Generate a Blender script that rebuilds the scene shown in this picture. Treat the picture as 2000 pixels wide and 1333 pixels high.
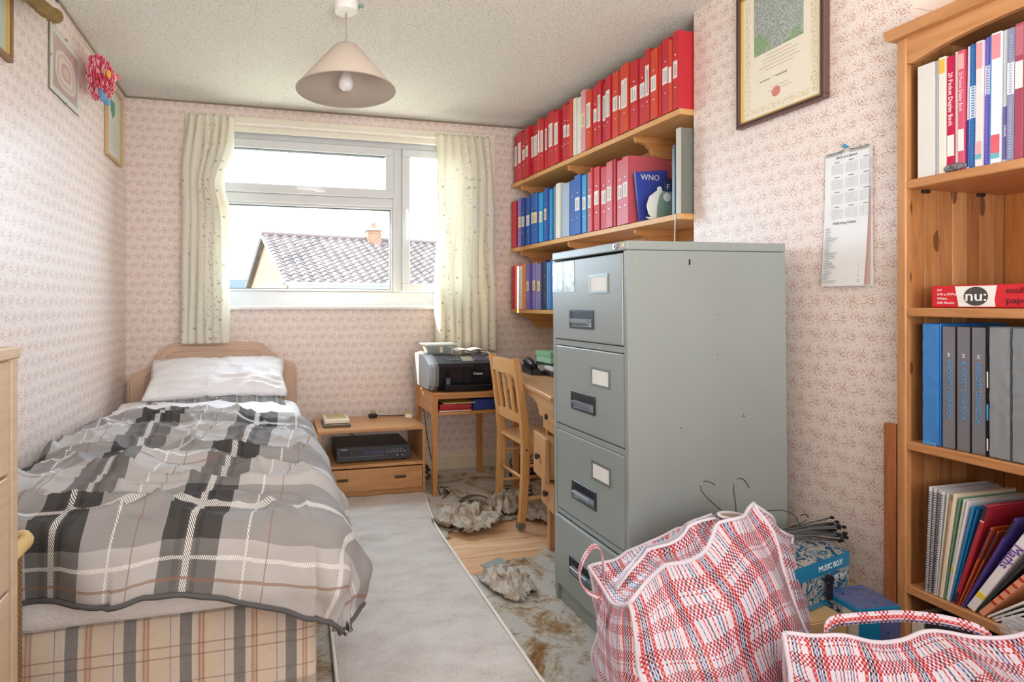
import bpy, bmesh, math, random
from mathutils import Vector, Matrix, noise
random.seed(7)
PI = math.pi
for o in list(bpy.data.objects): bpy.data.objects.remove(o)
SC = bpy.context.scene
COL = SC.collection

# ---------------------------------------------------------------- camera
cam_d = bpy.data.cameras.new('camera'); cam = bpy.data.objects.new('camera', cam_d); COL.objects.link(cam)
cam.location = (0, 0, 1.14); cam.rotation_euler = (PI/2, 0, -math.radians(13.72))
cam_d.sensor_width = 36; cam_d.lens = 36*1106/2000
cam_d.shift_x = 0.100; cam_d.shift_y = -0.0363
cam_d.clip_start = 0.02; cam_d.clip_end = 200
SC.camera = cam
# ---------------------------------------------------------------- world, sun, lights, exposure
W = bpy.data.worlds.new('sky'); SC.world = W; W.use_nodes = True
bg = W.node_tree.nodes['Background']
bg.inputs[0].default_value = (0.67, 0.845, 1.0, 1); bg.inputs[1].default_value = 6.8
def lamp(kind, name, loc, direction, energy, color, **k):
    d = bpy.data.lights.new(name, kind); o = bpy.data.objects.new(name, d); COL.objects.link(o)
    o.location = loc; o.rotation_euler = Vector(direction).to_track_quat('-Z', 'Y').to_euler()
    d.energy = energy; d.color = color
    for a, b in k.items(): setattr(d, a, b)
    return o
lamp('SUN', 'sun', (-3, 6, 5), (1, -.40, -.92), 10.0, (1.0, .80, .50), angle=0.01)
lamp('AREA', 'landing_light', (1.15, -1.0, 1.45), (-.35, 1, .05), 10, (1.0, .99, .98), shape='RECTANGLE', size=1.0, size_y=1.5)
lamp('AREA', 'ceiling_fill_light', (.4, -.45, 1.25), (.05, .45, 1), 24, (.98, .98, .98), shape='RECTANGLE', size=1.0, size_y=1.0)  # added fill with no lamp behind it, aimed up to brighten the ceiling
vs = SC.view_settings; vs.view_transform = 'Standard'; vs.look = 'None'; vs.gamma = 1; vs.use_curve_mapping = False
vs.exposure = 1.08
SC.cycles.max_bounces = 8; SC.cycles.diffuse_bounces = 5; SC.cycles.transparent_max_bounces = 12
SC.cycles.sample_clamp_indirect = 6

# ---------------------------------------------------------------- materials
def srgb(h):
    if isinstance(h, str):
        h = h.lstrip('#'); c = [int(h[i:i+2], 16)/255 for i in (0, 2, 4)]
        return tuple(x/12.92 if x <= .04045 else ((x+.055)/1.055)**2.4 for x in c)
    return h
MC = {}
class NT:
    def __init__(s, name):
        s.m = bpy.data.materials.new(name); s.m.use_nodes = True
        s.t = s.m.node_tree; s.b = s.t.nodes['Principled BSDF']; s.o = s.t.nodes['Material Output']
    def n(s, typ, **k):
        x = s.t.nodes.new(typ)
        for a, b in k.items(): setattr(x, a, b)
        return x
    def l(s, a, b): s.t.links.new(a, b)
    def math(s, op, a, b=None, c=None):
        x = s.n('ShaderNodeMath', operation=op)
        for i, v in enumerate((a, b, c)):
            if v is None: continue
            if isinstance(v, (int, float)): x.inputs[i].default_value = v
            else: s.l(v, x.inputs[i])
        return x.outputs[0]
    def mix(s, f, a, b, mode='MIX'):
        x = s.n('ShaderNodeMix', data_type='RGBA', blend_type=mode)
        for i, v in ((0, f), (6, a), (7, b)):
            if isinstance(v, (int, float)): x.inputs[i].default_value = v
            elif isinstance(v, tuple): x.inputs[i].default_value = (*v[:3], 1)
            else: s.l(v, x.inputs[i])
        return x.outputs[2]
    def obj(s): return s.n('ShaderNodeTexCoord').outputs['Object']
    def uv(s): return s.n('ShaderNodeTexCoord').outputs['UV']
    def mapping(s, v, scale=(1, 1, 1), rot=(0, 0, 0), loc=(0, 0, 0)):
        x = s.n('ShaderNodeMapping'); s.l(v, x.inputs[0])
        x.inputs['Scale'].default_value = scale; x.inputs['Rotation'].default_value = rot; x.inputs['Location'].default_value = loc
        return x.outputs[0]
    def noise(s, v, scale, detail=3, rough=.5, dist=0):
        x = s.n('ShaderNodeTexNoise'); s.l(v, x.inputs['Vector'])
        x.inputs['Scale'].default_value = scale; x.inputs['Detail'].default_value = detail
        x.inputs['Roughness'].default_value = rough; x.inputs['Distortion'].default_value = dist
        return x.outputs[0]
    def ramp(s, f, stops, interp='LINEAR'):
        x = s.n('ShaderNodeValToRGB'); s.l(f, x.inputs[0]); r = x.color_ramp; r.interpolation = interp
        while len(r.elements) < len(stops): r.elements.new(.5)
        for e, (p, c) in zip(r.elements, stops):
            e.position = p; e.color = (*srgb(c)[:3], 1) if not isinstance(c, (int, float)) else (c, c, c, 1)
        return x.outputs[0]
    def bump(s, h, strength=.3, dist=.01):
        x = s.n('ShaderNodeBump'); s.l(h, x.inputs['Height'])
        x.inputs['Strength'].default_value = strength; x.inputs['Distance'].default_value = dist
        s.l(x.outputs[0], s.b.inputs['Normal'])
    def col(s, c):
        if isinstance(c, (tuple, str)): s.b.inputs['Base Color'].default_value = (*srgb(c)[:3], 1)
        else: s.l(c, s.b.inputs['Base Color'])
        return s
    def rough(s, r, spec=None):
        if isinstance(r, (int, float)): s.b.inputs['Roughness'].default_value = r
        else: s.l(r, s.b.inputs['Roughness'])
        if spec is not None: s.b.inputs['Specular IOR Level'].default_value = spec
        return s
def flat(color, rough=.5, metal=0, spec=None, var=.04, name=None):
    key = ('flat', color, rough, metal)
    if key in MC: return MC[key]
    t = NT(name or 'paint'); c = srgb(color)
    nz = t.noise(t.obj(), 18, 3)
    t.col(t.mix(nz, tuple(x*(1-var) for x in c), tuple(min(1, x*(1+var)) for x in c)))
    t.rough(rough, spec); t.b.inputs['Metallic'].default_value = metal
    MC[key] = t.m; return t.m
def wood(c1, c2, axis='x', scale=1.0, rough=.42, knots=0, name='wood'):
    key = ('wood', c1, c2, axis, scale, knots)
    if key in MC: return MC[key]
    t = NT(name); st = {'x': (1.2, 14, 14), 'y': (14, 1.2, 14), 'z': (14, 14, 1.2)}[axis]
    v = t.mapping(t.obj(), tuple(x*scale for x in st))
    n1 = t.noise(v, 2.2, 4, .6, .4); n2 = t.noise(v, 9, 2, .5)
    f = t.math('ADD', t.math('MULTIPLY', n1, .75), t.math('MULTIPLY', n2, .25))
    c = t.ramp(f, [(.34, c2), (.62, c1)])
    if knots:
        vo = t.n('ShaderNodeTexVoronoi'); st2 = {'x': (2.2, 7, 7), 'y': (7, 2.2, 7), 'z': (7, 7, 3.2)}[axis]
        t.l(t.mapping(t.obj(), st2), vo.inputs['Vector']); vo.inputs['Scale'].default_value = 1.6
        k = t.math('LESS_THAN', t.math('ADD', vo.outputs['Distance'], t.math('MULTIPLY', n2, .10)), knots)
        c = t.mix(t.math('MULTIPLY', k, .75), c, srgb('#5a2f18'))
    t.col(c); t.rough(rough); t.bump(n2, .05, .002)
    MC[key] = t.m; return t.m
def wallpaper(axis):
    key = ('wp', axis)
    if key in MC: return MC[key]
    t = NT('floral_wallpaper'); sp = t.n('ShaderNodeSeparateXYZ'); t.l(t.obj(), sp.inputs[0])
    h = sp.outputs[0 if axis == 'x' else 1]; v = sp.outputs[2]
    U = t.math('DIVIDE', h, .060); V = t.math('DIVIDE', v, .056)
    row = t.math('FLOOR', V)
    U2 = t.math('ADD', U, t.math('MULTIPLY', t.math('FLOORED_MODULO', row, 2), .5))
    colm = t.math('FLOOR', U2)
    a = t.math('SUBTRACT', t.math('FRACT', U2), .5); b = t.math('SUBTRACT', t.math('FRACT', V), .5)
    r = t.math('SQRT', t.math('ADD', t.math('MULTIPLY', a, a), t.math('MULTIPLY', b, b)))
    par = t.math('FLOORED_MODULO', t.math('ADD', t.math('MULTIPLY', row, 2), colm), 3)
    cv = t.n('ShaderNodeCombineXYZ'); t.l(a, cv.inputs[0]); t.l(b, cv.inputs[1]); t.l(t.math('MULTIPLY', par, 3.7), cv.inputs[2])
    wr = t.noise(cv.outputs[0], 5, 1); 
    def flecks(scale, dens, seed):
        vo = t.n('ShaderNodeTexVoronoi'); t.l(t.mapping(cv.outputs[0], (1, 1, 1), (0, 0, .5), (seed, seed*.7, seed)), vo.inputs['Vector']); vo.inputs['Scale'].default_value = scale
        sc_ = t.n('ShaderNodeSeparateColor'); t.l(vo.outputs['Color'], sc_.inputs[0])
        return t.math('MULTIPLY', t.math('LESS_THAN', vo.outputs['Distance'], .36), t.math('LESS_THAN', sc_.outputs[0], dens))
    rq = t.math('ADD', r, t.math('MULTIPLY', t.math('SUBTRACT', wr, .5), .5))
    core = t.math('MULTIPLY', flecks(15, .78, 2.0), t.math('LESS_THAN', rq, .28))
    leaf = t.math('MULTIPLY', flecks(12, .50, 5.0), t.math('LESS_THAN', rq, .56))
    leaf2 = t.math('MULTIPLY', flecks(17, .42, 8.0), t.math('LESS_THAN', rq, .48))
    c = t.mix(t.math('MULTIPLY', leaf, .78), srgb('#f0e4dc'), srgb('#ad8880'))
    c = t.mix(t.math('MULTIPLY', leaf2, .75), c, srgb('#b4605a'))
    c = t.mix(t.math('MULTIPLY', core, .90), c, srgb('#9c4038'))
    t.col(c); t.rough(.38, .55)
    t.bump(t.noise(t.obj(), 260, 2), .06, .002)
    MC[key] = t.m; return t.m
def plaid(name, su, sv, stops_u, stops_v, thread, twill=False, rough=.8, mixdetail=.0, spec=.2, mult=False):
    """woven checks: the warp stripes show on one set of threads, the weft stripes on the other"""
    if name in MC: return MC[name]
    t = NT(name); sp = t.n('ShaderNodeSeparateXYZ'); t.l(t.uv(), sp.inputs[0])
    u, v = sp.outputs[0], sp.outputs[1]
    cu = t.ramp(t.math('FRACT', t.math('DIVIDE', u, su)), stops_u, 'CONSTANT')
    cv = t.ramp(t.math('FRACT', t.math('DIVIDE', v, sv)), stops_v, 'CONSTANT')
    if twill:
        f = t.math('GREATER_THAN', t.math('FRACT', t.math('DIVIDE', t.math('ADD', u, v), thread)), .5)
    else:
        ck = t.n('ShaderNodeTexChecker'); cb = t.n('ShaderNodeCombineXYZ'); t.l(u, cb.inputs[0]); t.l(v, cb.inputs[1]); t.l(cb.outputs[0], ck.inputs[0])
        ck.inputs['Scale'].default_value = 1/thread; f = ck.outputs['Fac']
    if mult:
        cu = t.mix(t.math('MULTIPLY', f, .30), cu, (1.0, 1.0, 1.0)); cv = t.mix(f, cv, (1.0, 1.0, 1.0)); c = t.mix(1.0, cu, cv, 'MULTIPLY')
    else: c = t.mix(f, cu, cv)
    nz = t.noise(t.uv(), 60, 4, .7)
    c = t.mix(.35, c, t.mix(nz, (.0, .0, .0), (1, 1, 1)), 'SOFT_LIGHT')
    t.col(c); t.rough(rough, spec)
    if mixdetail: t.bump(nz, .15, mixdetail)
    MC[name] = t.m; return t.m

# ---------------------------------------------------------------- mesh building
class MB:
    def __init__(s): s.bm = bmesh.new(); s.uv = None
    def box(s, x0, x1, y0, y1, z0, z1, bev=0, rot=None, piv=None, seg=1):
        r = bmesh.ops.create_cube(s.bm, size=1); vs = r['verts']
        for v in vs: v.co = Vector(((x0+x1)/2+v.co.x*(x1-x0), (y0+y1)/2+v.co.y*(y1-y0), (z0+z1)/2+v.co.z*(z1-z0)))
        if bev:
            es = list({e for v in vs for e in v.link_edges})
            g = bmesh.ops.bevel(s.bm, geom=es, offset=bev, segments=seg, profile=.5, affect='EDGES')
            vs = list({v for v in vs if v.is_valid} | {v for v in g['verts']})
        if rot: bmesh.ops.rotate(s.bm, verts=vs, cent=Vector(piv or ((x0+x1)/2, (y0+y1)/2, (z0+z1)/2)), matrix=rot)
        return s
    def quad(s, *p):
        s.bm.faces.new([s.bm.verts.new(q) for q in p]); return s
    def prism(s, poly, axis, a, b):
        f = {'x': lambda p, t: (t, p[0], p[1]), 'y': lambda p, t: (p[0], t, p[1]), 'z': lambda p, t: (p[0], p[1], t)}[axis]
        A = [s.bm.verts.new(f(p, a)) for p in poly]; B = [s.bm.verts.new(f(p, b)) for p in poly]; n = len(poly)
        s.bm.faces.new(A); s.bm.faces.new(B[::-1])
        for i in range(n): s.bm.faces.new([A[i], B[i], B[(i+1) % n], A[(i+1) % n]][::-1])
        bmesh.ops.recalc_face_normals(s.bm, faces=s.bm.faces); return s
    def tube(s, pts, r, n=8, closed=False, smooth=0):
        P = [Vector(p) for p in pts]
        if smooth:
            for _ in range(smooth):
                Q = [P[0]]
                for i in range(len(P)-1): Q += [P[i]*.75+P[i+1]*.25, P[i]*.25+P[i+1]*.75]
                Q.append(P[-1]); P = Q
        rings = []; up = Vector((.13, .21, .97)).normalized(); R = r if isinstance(r, (list, tuple)) else None
        for i, p in enumerate(P):
            if closed: d = P[(i+1) % len(P)]-P[i-1]
            else: d = P[min(i+1, len(P)-1)]-P[max(i-1, 0)]
            d = d.normalized() if d.length > 1e-9 else Vector((0, 0, 1))
            a = d.cross(up)
            if a.length < 1e-3: a = d.cross(Vector((1, 0, 0)))
            a.normalize(); b = d.cross(a); up = -b
            rr = R[min(i, len(R)-1)] if R else r
            rings.append([s.bm.verts.new(p+a*rr*math.cos(2*PI*k/n)+b*rr*math.sin(2*PI*k/n)) for k in range(n)])
        m = len(rings)
        for i in range(m if closed else m-1):
            A, B = rings[i], rings[(i+1) % m]
            for k in range(n): s.bm.faces.new([A[k], A[(k+1) % n], B[(k+1) % n], B[k]])
        if not closed: s.bm.faces.new(rings[0][::-1]); s.bm.faces.new(rings[-1])
        return s
    def lathe(s, prof, c=(0, 0, 0), n=32, axis='z'):
        rings = []
        for r, z in prof:
            ring = []
            for k in range(n):
                a = 2*PI*k/n; x, y = r*math.cos(a), r*math.sin(a)
                q = {'z': (x, y, z), 'x': (z, x, y), 'y': (x, z, y)}[axis]
                ring.append(s.bm.verts.new((c[0]+q[0], c[1]+q[1], c[2]+q[2])))
            rings.append(ring)
        for A, B in zip(rings, rings[1:]):
            for k in range(n): s.bm.faces.new([A[k], A[(k+1) % n], B[(k+1) % n], B[k]])
        for ring, pr in ((rings[0], prof[0]), (rings[-1], prof[-1])):
            if pr[0] > 1e-4: s.bm.faces.new(ring)
        bmesh.ops.recalc_face_normals(s.bm, faces=s.bm.faces); return s
    def grid(s, nu, nv, f, uvf=None, closeu=False):
        V = [[s.bm.verts.new(f(i/nu, j/nv)) for j in range(nv+1)] for i in range(nu+1)]
        lay = s.bm.loops.layers.uv.verify() if uvf else None
        for i in range(nu):
            for j in range(nv):
                fc = s.bm.faces.new([V[i][j], V[i+1][j], V[i+1][j+1], V[i][j+1]])
                if lay:
                    for lp, (a, b) in zip(fc.loops, ((i, j), (i+1, j), (i+1, j+1), (i, j+1))): lp[lay].uv = uvf(a/nu, b/nv)
        return s
    def ribbon(s, pts, side, w, th, smooth=2, uvs=1):
        P = [Vector(p) for p in pts]
        for _ in range(smooth):
            Q = [P[0]]
            for i in range(len(P)-1): Q += [P[i]*.75+P[i+1]*.25, P[i]*.25+P[i+1]*.75]
            Q.append(P[-1]); P = Q
        S = Vector(side).normalized(); rings = []; L = [0]
        for i in range(1, len(P)): L.append(L[-1]+(P[i]-P[i-1]).length)
        for i, p in enumerate(P):
            d = (P[min(i+1, len(P)-1)]-P[max(i-1, 0)]).normalized(); n = d.cross(S).normalized()
            rings.append([s.bm.verts.new(p+S*a*w/2+n*b*th/2) for a, b in ((-1, -1), (1, -1), (1, 1), (-1, 1))])
        lay = s.bm.loops.layers.uv.verify()
        for i in range(len(rings)-1):
            for k in range(4):
                A, B = rings[i], rings[i+1]; f = s.bm.faces.new([A[k], A[(k+1) % 4], B[(k+1) % 4], B[k]])
                uu = [(0, L[i]), (w, L[i]), (w, L[i+1]), (0, L[i+1])]
                for lp, q in zip(f.loops, uu): lp[lay].uv = q
        s.bm.faces.new(rings[0][::-1]); s.bm.faces.new(rings[-1]); return s
    def mesh(s, name, shade):
        me = bpy.data.meshes.new(name); s.bm.to_mesh(me); s.bm.free()
        if shade:
            for p in me.polygons: p.use_smooth = True
        return me
ORG = {}
def origin(o):
    return ORG.get(o.name, Vector((0, 0, 0)))
def obj(name, mb, mat, parent=None, smooth=False, local=False, label=None, kind=None, loc=None):
    me = mb.mesh(name, smooth) if isinstance(mb, MB) else mb
    o = bpy.data.objects.new(name, me); COL.objects.link(o)
    base = Vector((0, 0, 0))
    if parent is not None: o.parent = parent; base = origin(parent)
    elif loc is not None: base = Vector(loc); o.location = base
    if not local and base.length > 0: me.transform(Matrix.Translation(-base))
    ORG[o.name] = base
    if mat: 
        for m in (mat if isinstance(mat, list) else [mat]): me.materials.append(m)
    if label: o['label'] = label
    if kind: o['kind'] = kind
    return o
def thing(name, label, cat, loc, group=None, rot=0):
    o = bpy.data.objects.new(name, None); COL.objects.link(o); o.empty_display_size = .05
    o.location = loc; o.rotation_euler = (0, 0, rot); ORG[o.name] = Vector(loc)
    o['label'] = label; o['category'] = cat
    if group: o['group'] = group
    return o
def tag(o, label, cat, group=None):
    o['label'] = label; o['category'] = cat
    if group: o['group'] = group
    return o
def struct(name, mb, mat, smooth=False):
    o = obj(name, mb, mat, None, smooth); o['kind'] = 'structure'; return o
def solid(o, th, off=0):
    m = o.modifiers.new('thick', 'SOLIDIFY'); m.thickness = th; m.offset = off; return o
def subdiv(o, n=1):
    m = o.modifiers.new('sub', 'SUBSURF'); m.levels = n; m.render_levels = n; return o
def text(s, size, mat, parent, loc, face='-y', vertical=None, align='CENTER', name='lettering', ext=.0006, local=False, sx=1.0):
    c = bpy.data.curves.new('t', 'FONT'); c.body = s; c.size = size; c.extrude = ext; c.align_x = align; c.align_y = 'CENTER'; c.resolution_u = 2
    t = bpy.data.objects.new('t', c); COL.objects.link(t); bpy.context.view_layer.update()
    me = bpy.data.meshes.new_from_object(t); bpy.data.objects.remove(t)
    ax = {'-y': ((1, 0, 0), (0, 0, 1)), '-x': ((0, -1, 0), (0, 0, 1)), '+z': ((1, 0, 0), (0, 1, 0)), '+x': ((0, 1, 0), (0, 0, 1))}[face]
    X, Y = Vector(ax[0]), Vector(ax[1])
    if vertical == 'down': X, Y = -Y, X
    if vertical == 'up': X, Y = Y, -X
    Z = X.cross(Y); M = Matrix((X*sx, Y, Z)).transposed().to_4x4(); M.translation = Vector(loc)
    me.transform(M); return obj(name, me, mat, parent, local=local)
def fn(x, y, z=0): return noise.noise(Vector((x, y, z)))

WHITE = flat('#f2f2ee', .45); BLACK = flat('#17181b', .4); SEAMK = flat('#0b0b0d', .6)
PINE = wood('#e0ad72', '#c98f52', 'y', 1, .5, name='pine'); PINE_X = wood('#dba468', '#bd8048', 'x', 1, .5, name='pine')
ORANGE_Z = wood('#c6905f', '#a6713f', 'z', 1, .4, knots=.13, name='lacquered_pine'); ORANGE_Y = wood('#cc9563', '#ad7443', 'y', 1, .4, name='lacquered_pine')
OAK_X = wood('#c99a6a', '#b98656', 'x', 1.3, .4, name='teak_veneer'); OAK_Z = wood('#d09a64', '#bd8550', 'z', 1.2, .4, name='beech')

# ================================================================= ROOM
XL, YB, H = -.858, 3.745, 2.40
mb = MB(); mb.box(XL-.1, 2.3, -1.4, YB+.25, -.16, -.021); struct('floor', mb, wood('#b98a5e', '#8a6040', 'x', 1, .6, name='subfloor'))
FLOOR = bpy.data.objects['floor']
for i in range(5):
    y0 = 2.14+i*.145
    m = MB().box(.62, 1.75, y0+.002, y0+.143, -.020, -.012, .0015)
    obj('floorboard', m, wood(['#ecc8a2', '#e6be96', '#f0cfac'][i % 3], '#d3a47a', 'x', .8+.1*i, .5, name='floorboard'), FLOOR)
# ceiling with stippled plaster
t = NT('stippled_plaster'); nv = t.n('ShaderNodeTexVoronoi'); t.l(t.obj(), nv.inputs['Vector']); nv.inputs['Scale'].default_value = 150
nn = t.noise(t.obj(), 110, 4, .7); hh = t.math('ADD', nn, t.math('MULTIPLY', nv.outputs['Distance'], .35))
t.col(t.ramp(hh, [(.46, '#b4ae9f'), (.56, '#e9e6dc'), (.66, '#f6f4ec')])); t.rough(.9, .2); t.bump(hh, .9, .010)
struct('ceiling', MB().box(XL-.1, 2.3, -1.4, YB+.25, H, H+.1), t.m)
struct('wall_left', MB().box(XL-.1, XL, -1.4, YB+.25, -.16, H), wallpaper('y'))
# window opening
wx0, wx1, wz0, wz1 = -.42, 1.42, 1.127, 2.285
m = MB().box(XL, wx0, YB, YB+.25, -.16, H).box(wx1, 2.3, YB, YB+.25, -.16, H).box(wx0, wx1, YB, YB+.25, -.16, wz0-.02).box(wx0, wx1, YB, YB+.25, wz1, H)
struct('wall_back', m, wallpaper('x'))
struct('wall_right', MB().box(2.0, 2.3, 2.091, YB, -.16, H).box(2.10, 2.3, -1.4, 1.228, -.16, H), wallpaper('y'))
struct('wall_chimney_breast', MB().box(1.778, 2.3, 1.228, 2.091, -.16, H), wallpaper('y'))
struct('wall_front', MB().box(XL, 2.3, -1.5, -1.4, -.16, H), wallpaper('x'))
# coving line and skirting
m = MB().prism([(YB, H), (YB-.05, H), (YB-.035, H-.012), (YB-.012, H-.03), (YB, H-.045)], 'x', XL, 2.0)
skirt = flat('#e6d9c4', .5)
def skirting(name, axis, fixed, a, b, sgn):
    if axis == 'x': m = MB().prism([(fixed, -.02), (fixed+sgn*.018, -.02), (fixed+sgn*.018, .085), (fixed+sgn*.008, .10), (fixed, .10)], 'x', a, b)
    else: m = MB().prism([(fixed, -.02), (fixed+sgn*.018, -.02), (fixed+sgn*.018, .085), (fixed+sgn*.008, .10), (fixed, .10)], 'y', a, b)
    struct(name, m, skirt)
skirting('baseboard_back', 'x', YB, XL, 2.0, -1)
skirting('baseboard_left', 'y', XL, -1.4, YB-.02, 1)
skirting('baseboard_chimney_breast', 'y', 1.778, 1.228, 2.091, -1)
struct('trim_1', MB().tube([(XL+.006, -1.3, H-.006), (XL+.006, YB-.006, H-.006)], .004, 6).tube([(XL+.006, YB-.006, H-.006), (2.0, YB-.006, H-.006)], .004, 6), flat('#9a8a7a', .6))

# ---------------- window
up = flat('#dde1e3', .25, name='white_upvc')
m = MB()
win = struct('window_1', MB().box(wx0, wx1, 3.80, 3.86, wz0, 1.222, .006).box(wx0, wx1, 3.80, 3.86, 2.205, wz1, .006).box(wx0, -.345, 3.80, 3.86, 1.222, 2.205, .006).box(1.345, wx1, 3.80, 3.86, 1.222, 2.205, .006)
             .box(.812, .874, 3.80, 3.86, 1.222, 2.205, .006).box(-.345, .812, 3.80, 3.86, 1.80, 1.862, .006), up)
def frame_of(x0, x1, z0, z1, w, y0, y1, b=.004):
    return MB().box(x0, x1, y0, y1, z1-w, z1, b).box(x0, x1, y0, y1, z0, z0+w, b).box(x0, x0+w, y0, y1, z0+w, z1-w, b).box(x1-w, x1, y0, y1, z0+w, z1-w, b)
obj('sash', frame_of(-.345, .812, 1.862, 2.205, .056, 3.785, 3.85), up, win)
obj('sash', frame_of(.874, 1.345, 1.226, 2.203, .054, 3.785, 3.85), up, win)
obj('glazing_bead', frame_of(-.345, .812, 1.222, 1.80, .016, 3.806, 3.85, .003), up, win)
obj('glazing_gasket', frame_of(-.329, .796, 1.238, 1.784, .005, 3.812, 3.845, 0).box(-.289, .756, 3.80, 3.845, 1.918, 1.922).box(-.289, .756, 3.80, 3.845, 2.145, 2.149), flat('#4c5358', .6), win)
g = NT('window_glass'); gt = g.n('ShaderNodeBsdfTransparent'); gg = g.n('ShaderNodeBsdfGlossy'); gg.inputs['Roughness'].default_value = .02
mx = g.n('ShaderNodeMixShader'); mx.inputs[0].default_value = .008; g.l(gt.outputs[0], mx.inputs[1]); g.l(gg.outputs[0], mx.inputs[2]); g.l(mx.outputs[0], g.o.inputs[0])
for q in ((-.329, .796, 1.238, 1.784), (-.289, .756, 1.918, 2.149), (.928, 1.291, 1.28, 2.149)):
    obj('pane', MB().box(q[0], q[1], 3.826, 3.830, q[2], q[3]), g.m, win)
obj('handle', MB().box(.275, .345, 3.772, 3.786, 1.880, 1.902, .004).box(.16, .315, 3.756, 3.770, 1.888, 1.900, .005).box(.30, .325, 3.756, 3.776, 1.884, 1.902, .003), flat('#f4f4f4', .2), win, label='white lever handle on the top light')
obj('handle', MB().box(.890, .908, 3.770, 3.786, 1.70, 1.79, .004).box(.893, .906, 3.752, 3.768, 1.58, 1.76, .005), flat('#f4f4f4', .2), win, label='white lever handle on the side casement')
obj('reveal', MB().box(wx0-.02, wx1+.02, YB-.004, 3.80, wz1-.004, wz1+.012).box(wx0-.012, wx0, YB-.004, 3.80, wz0, wz1).box(wx1, wx1+.012, YB-.004, 3.80, wz0, wz1), WHITE, win)
struct('trim_2', MB().box(-.522, 1.533, YB-.016, YB, 2.268, 2.327, .003).box(-.522, wx0+.01, YB-.016, YB, wz0, 2.268, .003).box(wx1-.01, 1.533, YB-.016, YB, wz0, 2.268, .003)
       .box(-.40, 1.40, YB-.006, YB+.02, 2.235, 2.27, .004), flat('#efe9da', .4))
struct('trim_3', MB().box(-.522, 1.533, YB-.045, 3.80, wz0-.024, wz0, .005), flat('#f4f2ee', .35))
# ---------------- curtain rail and curtains
rail = obj('curtain_rail', MB().box(-.50, 1.49, YB-.040, YB-.022, 2.272, 2.288, .003), flat('#f1eee4', .3)); tag(rail, 'thin white curtain rail across the top of the window', 'curtain rail')
t = NT('curtain_cloth'); sp = t.n('ShaderNodeSeparateXYZ'); t.l(t.uv(), sp.inputs[0])
cu = t.math('FRACT', t.math('DIVIDE', sp.outputs[0], .085)); rowv = t.math('FRACT', t.math('DIVIDE', sp.outputs[1], .018))
band = t.math('MULTIPLY', t.math('LESS_THAN', t.math('ABSOLUTE', t.math('SUBTRACT', cu, .3)), .10), 1)
vo = t.n('ShaderNodeTexVoronoi'); t.l(t.mapping(t.uv(), (95, 60, 1)), vo.inputs['Vector']); vo.inputs['Scale'].default_value = 1
dots = t.math('MULTIPLY', t.math('LESS_THAN', vo.outputs['Distance'], .26), band)
vo2 = t.n('ShaderNodeTexVoronoi'); t.l(t.mapping(t.uv(), (22, 17, 1)), vo2.inputs['Vector']); vo2.inputs['Scale'].default_value = 1; vo2.inputs['Randomness'].default_value = .35
dot2 = t.math('LESS_THAN', vo2.outputs['Distance'], .13)
f = t.math('MULTIPLY', t.math('MAXIMUM', dots, dot2), .65)
cc = t.mix(f, srgb('#faf7ec'), srgb('#b5a890'))
t.col(cc); t.rough(.9, .1)
tr = t.n('ShaderNodeBsdfTranslucent'); t.l(cc, tr.inputs[0]); ms = t.n('ShaderNodeMixShader'); ms.inputs[0].default_value = .40
t.l(t.b.outputs[0], ms.inputs[1]); t.l(tr.outputs[0], ms.inputs[2]); t.l(ms.outputs[0], t.o.inputs[0]); CURT = t.m
def curtain(label, xt0, xt1, xb0, xb1, zt, zb, folds, seed, pinch):
    def pos(u, v):                    # v = 0 at the top
        z = zt+(zb-zt)*v
        e = min(1, v*5); k = 1-math.exp(-v*3)
        x0 = xt0+(xb0-xt0)*k; x1 = xt1+(xb1-xt1)*k
        for pz, pw, px in pinch:      # gather towards a held-in point
            g_ = math.exp(-((v-pz)/pw)**2); x0 += px[0]*g_; x1 += px[1]*g_
        uu = u+.035*fn(u*4+seed, v*2.2)
        ph = folds*uu*2*PI+1.2*fn(u*2, v*1.5+seed)
        amp = (.012+.026*e)*(1+.5*fn(u*5, v*2, seed))
        y = amp*math.sin(ph)+.012*fn(u*9, v*5, seed)*e
        pl = .016*math.exp(-(v/.03)**2)*(abs(math.sin(ph/2))**6)
        x = x0+(x1-x0)*uu+.018*math.cos(ph)*e+.014*fn(u*6, v*3, seed+5)*e
        return (x, YB-.092+y-pl, z)
    w = abs(xt1-xt0)*2.2
    m = MB().grid(130, 70, pos, lambda u, v: (u*w, v*1.45))
    o = obj('curtain', m, CURT, smooth=True, loc=((xt0+xt1)/2, YB-.075, zb)); solid(o, .002)
    return tag(o, label, 'curtain', 'pair of cream curtains at the window')
curtain('cream floral curtain hanging left of the window, above the bed', -.492, -.225, -.545, -.275, 2.298, .90, 6, 1.3, [(.30, .10, (0, -.05)), (.75, .3, (0, .01))])
curtain('cream floral curtain hanging right of the window, glowing in sunlight behind the printer', 1.075, 1.455, 1.06, 1.50, 2.286, .82, 7, 8.1, [(.55, .15, (.0, -.02)), (.45, .12, (.015, 0))])

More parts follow.
